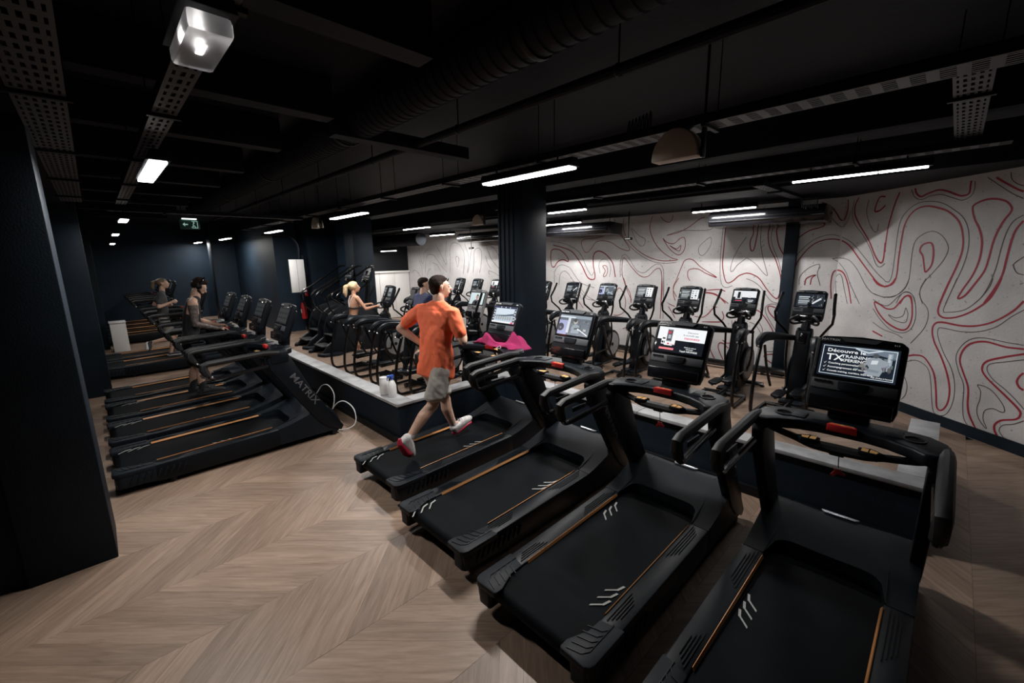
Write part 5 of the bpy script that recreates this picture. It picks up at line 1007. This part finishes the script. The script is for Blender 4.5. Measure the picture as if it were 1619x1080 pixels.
grp = hg+[[(J['neck']-V((0, .0, .04)), .046), (J['neck']+V((0, .01, .07)), .044)]]+torso(J, .84, 1, .85)+limbs(J, .84)+hand(J['wrL'], V((.3, .8, .1)), V((0, 0, 1)), .88, 1.2, -1)+hand(J['wrR'], V((-.4, .8, .1)), V((0, 0, 1)), .88, 1.2, 1)
body('body', grp, SK2, t, .009, 2); eyes(H, .92, t, HM)
body('hair', [[(H(0, -.028, .042), (.086, .094, .088)), (H(0, .02, .078), (.066, .05, .045))], [(H(0, -.06, -.0), (.075, .05, .05))], [(H(0, -.12, .05), .036), (H(-.01, -.17, .03), .046)], [(H(-.01, -.17, .03), .046), (H(-.02, -.20, -.08), .048), (H(-.02, -.20, -.17), .018)]], M_HAIRB, t, .009, 2, 'blonde ponytail', disp=.006)
ms = (J['shL']+J['shR'])/2; mh = (J['hipL']+J['hipR'])/2; bc = lerp(ms, mh, .42)
body('sports_bra', [[(bc-V((.055, 0, 0)), (.092, .092, .03)), (bc+V((.055, 0, 0)), (.092, .092, .03))], [(bc+V((-.05, .05, .03)), .05), (bc+V((.05, .05, .03)), .05)]], M_BLKF, t, .008, 2, 'black sports bra')
bm = NB()
for s in (-1, 1): tube(bm, [bc+V((s*.02, -.085, .02)), lerp(ms, mh, .1)+V((s*.05, -.088, .0)), ms+V((s*.07, -.03, .045)), ms+V((s*.07, .06, .0))], .006, 5, 4)
part('bra_strap', bm, M_SHOEW, t, 'pale bra strap')
lg = [[(lerp(ms, mh, .82)-V((.045, 0, 0)), .088), (lerp(ms, mh, .82)+V((.045, 0, 0)), .088), (J['hipL'], .092), (J['hipR'], .092)]]
for q in 'LR': a, k_, n_ = J['hip'+q], J['kn'+q], J['an'+q]; lg += [[(a, .088), (lerp(a, k_, .5), .068)], [(lerp(a, k_, .5), .068), (k_, .05)], [(k_, .05), (lerp(k_, n_, .35)-V((0, .015, 0)), .052)]]
body('leggings', lg, M_BLKF, t, .009, 2, 'black leggings')
for q in 'LR': an = J['an'+q]; shoe('shoe', an, V((an.x, an.y-.05, an.z-.075)), V((an.x, an.y+.18, an.z-.075)), t, M_GRYF, M_WPLAST, .9)
# --- man in navy behind the runner
OR = V((-6.26, 3.75, .3)); t = thing('person', 'man in a navy t-shirt and dark shorts half hidden behind the orange runner', 'person', OR); x0 = -6.22; y0 = 3.95
J = dict(neck=W_(x0, y0, 1.58), shL=W_(x0-.19, y0, 1.52), shR=W_(x0+.19, y0, 1.52), elL=W_(x0-.26, y0+.03, 1.28), elR=W_(x0+.26, y0+.03, 1.26), wrL=W_(x0-.18, y0+.18, 1.28), wrR=W_(x0+.18, y0+.18, 1.27),
    hipL=W_(x0-.10, y0-.12, .98), hipR=W_(x0+.10, y0-.12, .98), knL=W_(x0-.12, y0, .64), knR=W_(x0+.12, y0-.08, .70), anL=W_(x0-.13, y0-.26, .33), anR=W_(x0+.11, y0-.40, .42), toL=W_(x0-.13, y0-.04, .27), toR=W_(x0+.11, y0-.15, .36))
HM = headmat(-.5, 0); hg, H = head_groups(J['neck']+V((0, .03, .155)), HM, 1)
body('body', hg+[[(J['neck']-V((0, .0, .04)), .062), (J['neck']+V((0, .01, .07)), .058)]]+torso(J)+limbs(J)+hand(J['wrL'], V((.2, .9, 0)), V((0, 0, 1)), 1, 1.2, -1)+hand(J['wrR'], V((-.3, .9, 0)), V((0, 0, 1)), 1, 1.2, 1), SK, t, .010, 2); eyes(H, 1, t, HM)
body('hair', [[(H(0, -.026, .05), (.082, .090, .080)), (H(0, .02, .08), (.062, .05, .045))], [(H(0, -.05, .01), (.078, .05, .06))]], M_HAIRD, t, .009, 2)
body('t_shirt', inflate(torso(J), .014)+[[(J['sh'+q], .07), (lerp(J['sh'+q], J['el'+q], .65), .066)] for q in 'LR'], M_NAVF, t, .011, 2, 'navy t-shirt', disp=.006)
body('shorts', [[(J['hip'+q]+V((0, 0, .03)), .10), (lerp(J['hip'+q], J['kn'+q], .75), .09)] for q in 'LR'], M_BLKF, t, .011, 2)
for q in 'LR': an = J['an'+q]; shoe('shoe', an, V((an.x, an.y-.05, an.z-.08)), V((an.x, an.y+.2, an.z-.08)), t, M_GRYF, M_WPLAST, 1)
# ---------------------------------------------------------------- towels, bottles, cables, extinguisher ...
M_TOW = mat('magenta_terry', (.24, .008, .07), .95, bump=.6, bump_s=160); M_TOWW = mat('white_terry', (.62, .60, .58), .95, bump=.5, bump_s=150)
bm = NB(); nx, ny = 44, 22; g = []
for i in range(nx+1):
    col = []
    for j in range(ny+1):
        a, b_ = i/nx, j/ny; x = -.30+.66*a; y = 1.40+.30*b_+.02*math.sin(a*9); edge = min(a, 1-a, b_, 1-b_)
        z = 1.192+.085*min(1, edge*5)*(.35+abs(noise.noise(Vector((a*4.5, b_*3, 2))))*1.5)*(1+.5*math.sin(a*7+b_*3))
        if a > .86: z -= (a-.86)*.28
        y += .03*noise.noise(Vector((a*6, b_*6, 5))); col.append(bm.verts.new((x, y+.08, z)))
    g.append(col)
for a, b_ in zip(g, g[1:]):
    for j in range(ny): bm.faces.new((a[j], b_[j], b_[j+1], a[j+1]))
o = part('towel', bm, M_TOW, ang=180); o.location = (-3.549, 1.614, 0); s_ = o.modifiers.new('s', 'SOLIDIFY'); s_.thickness = .008; tag(o, 'crumpled magenta towel lying on the dashboard before the orange runner', 'towel')
t = thing('key_ring', 'bunch of keys on a strap lying by the magenta towel', 'keys', (-3.549+.20, 1.614+1.40, 1.195))
bm = NB(); tube(bm, [(0, 0, .01), (.03, .02, .03), (.06, .0, .012), (.03, -.03, .012)], .004, 6, 4, True); part('ring', bm, M_SILVER, t)
for i in range(3): bm = NB(); box(bm, (.03+.02*i, -.04-.01*i, .008), (.012, .05, .004), 0, Matrix.Rotation(.5*i, 3, 'Z')); part('key', bm, M_GOLD, t)
bm = NB(); g = []
for i in range(25):
    col = []
    for j in range(15):
        a, b_ = i/24, j/14; col.append(bm.verts.new((-.17+.34*a*(1-.25*(1-b_)), .03*math.sin(a*15+b_*2)*(.3+b_)-.05*b_, -.38*b_)))
    g.append(col)
for a, b_ in zip(g, g[1:]):
    for j in range(14): bm.faces.new((a[j], b_[j], b_[j+1], a[j+1]))
o = part('towel', bm, M_TOWW, ang=180); o.location = (-5.36, 4.10, 1.24); s_ = o.modifiers.new('s', 'SOLIDIFY'); s_.thickness = .008; tag(o, 'white towel hanging on the silver-framed elliptical', 'towel')
t = thing('spray_bottle', 'clear spray bottle with a blue trigger at the partition corner', 'bottle', (-4.62, 2.42, .505))
bm = NB(); lathe(bm, [(.045, 0), (.052, .01), (.052, .14), (.035, .19), (.018, .21), (.018, .225)], n=18); part('bottle_body', bm, M_WPLAST, t)
bm = NB(); lathe(bm, [(.022, .222), (.024, .25), (.015, .262)], n=14); box(bm, (.01, -.02, .268), (.03, .085, .026), .008); tube(bm, [(0, -.045, .262), (0, -.06, .235), (0, -.055, .215)], .006, 6, 3); part('spray_trigger', bm, M_BLUEP, t, 'blue spray trigger')
t = thing('cleaning_bottle', 'white cleaning bottle left of the blue spray trigger', 'bottle', (-4.78, 2.40, .505))
bm = NB(); lathe(bm, [(.045, 0), (.055, .01), (.058, .13), (.056, .19), (.05, .21)], n=18); part('bottle_body', bm, M_WHITE, t)
bm = NB(); lathe(bm, [(.052, .205), (.052, .222), (.02, .226)], n=16); part('bottle_cap', bm, M_WPLAST, t)
bm = NB(); tube(bm, [(-6.2, 2.06, .28), (-6.12, 2.12, .40), (-5.98, 2.16, .42), (-5.86, 2.18, .30), (-5.84, 2.12, .10), (-5.9, 2.0, .05)], .007, 6, 6)
tag(part('power_cable', bm, M_WPLAST), 'upper white cable loop between the left row and the partition', 'cable')
bm = NB(); tube(bm, [(-5.62, 2.02, .16), (-5.5, 2.08, .30), (-5.38, 2.14, .33), (-5.22, 2.18, .24), (-5.15, 2.14, .08), (-5.25, 2.0, .01), (-5.45, 1.95, .01)], .007, 6, 6)
tag(part('power_cable', bm, M_WPLAST), 'lower white cable loop at the front foot of the nearest left treadmill', 'cable')
t = thing('fire_extinguisher', 'red fire extinguisher on the dark wall by the stair climbers', 'extinguisher', (-13.9, 4.52, .40))
bm = NB(); lathe(bm, [(.06, 0), (.08, .02), (.08, .42), (.05, .50), (.025, .53)], n=18); part('cylinder_body', bm, M_REDP, t)
bm = NB(); box(bm, (0, 0, .56), (.04, .10, .03), .005); tube(bm, [(0, 0, .54), (.07, -.02, .50), (.09, 0, .25), (.085, 0, .10)], .010, 6, 4); part('valve_hose', bm, M_RUBBER, t)
bm = NB(); box(bm, (0, -.082, .25), (.09, .004, .12)); part('instruction_label', bm, M_WPLAST, t)
t = thing('fire_sign', 'small red and white fire sign above the extinguisher', 'sign', (-13.9, 4.635, 1.12))
bm = NB(); box(bm, (0, 0, .10), (.26, .012, .24)); part('sign_board', bm, M_REDP, t)
bm = NB(); box(bm, (-.04, -.007, .10), (.06, .003, .16)); box(bm, (.06, -.007, .13), (.07, .003, .06)); part('sign_print', bm, M_WPLAST, t)
t = thing('hanging_board', 'tall white board on the dark wall beside the alcove', 'board', (-13.27, 4.05, 1.28))
bm = NB(); box(bm, (0, .19, .46), (.05, .40, .94), .006); part('board_panel', bm, M_WHITE, t)
bm = NB(); box(bm, (.027, .19, .46), (.002, .006, .92)); part('board_seam', bm, M_TRAY, t)
bm = NB(); box(bm, (-.07, .39, .5), (.06, .05, 1.1)); tube(bm, [(-.06, .3, .95), (-.06, .3, 1.35), (-.3, .1, 1.62), (-1.2, -.3, 1.66)], .03, 8, 4); part('board_bracket', bm, M_PLASTG, t)
t = thing('white_box', 'low white box beside the second dark pillar at the far left', 'box', (-14.5, .25, 0))
bm = NB(); box(bm, (0, 0, .36), (.45, .30, .72), .01); part('box_body', bm, M_WHITE, t); bm = NB(); box(bm, (.02, 0, .735), (.47, .32, .02), .005); part('box_lid', bm, M_WPLAST, t)
bm = NB(); box(bm, (0, 0, 0), (.16, .10, .14), .01); box(bm, (.2, 0, .02), (.14, .1, .16), .01); o = part('junction_box', bm, M_TRAY); o.location = (-7.4, 3.17, 3.06); tag(o, 'pair of grey junction boxes beside the tray above the alcove', 'box')
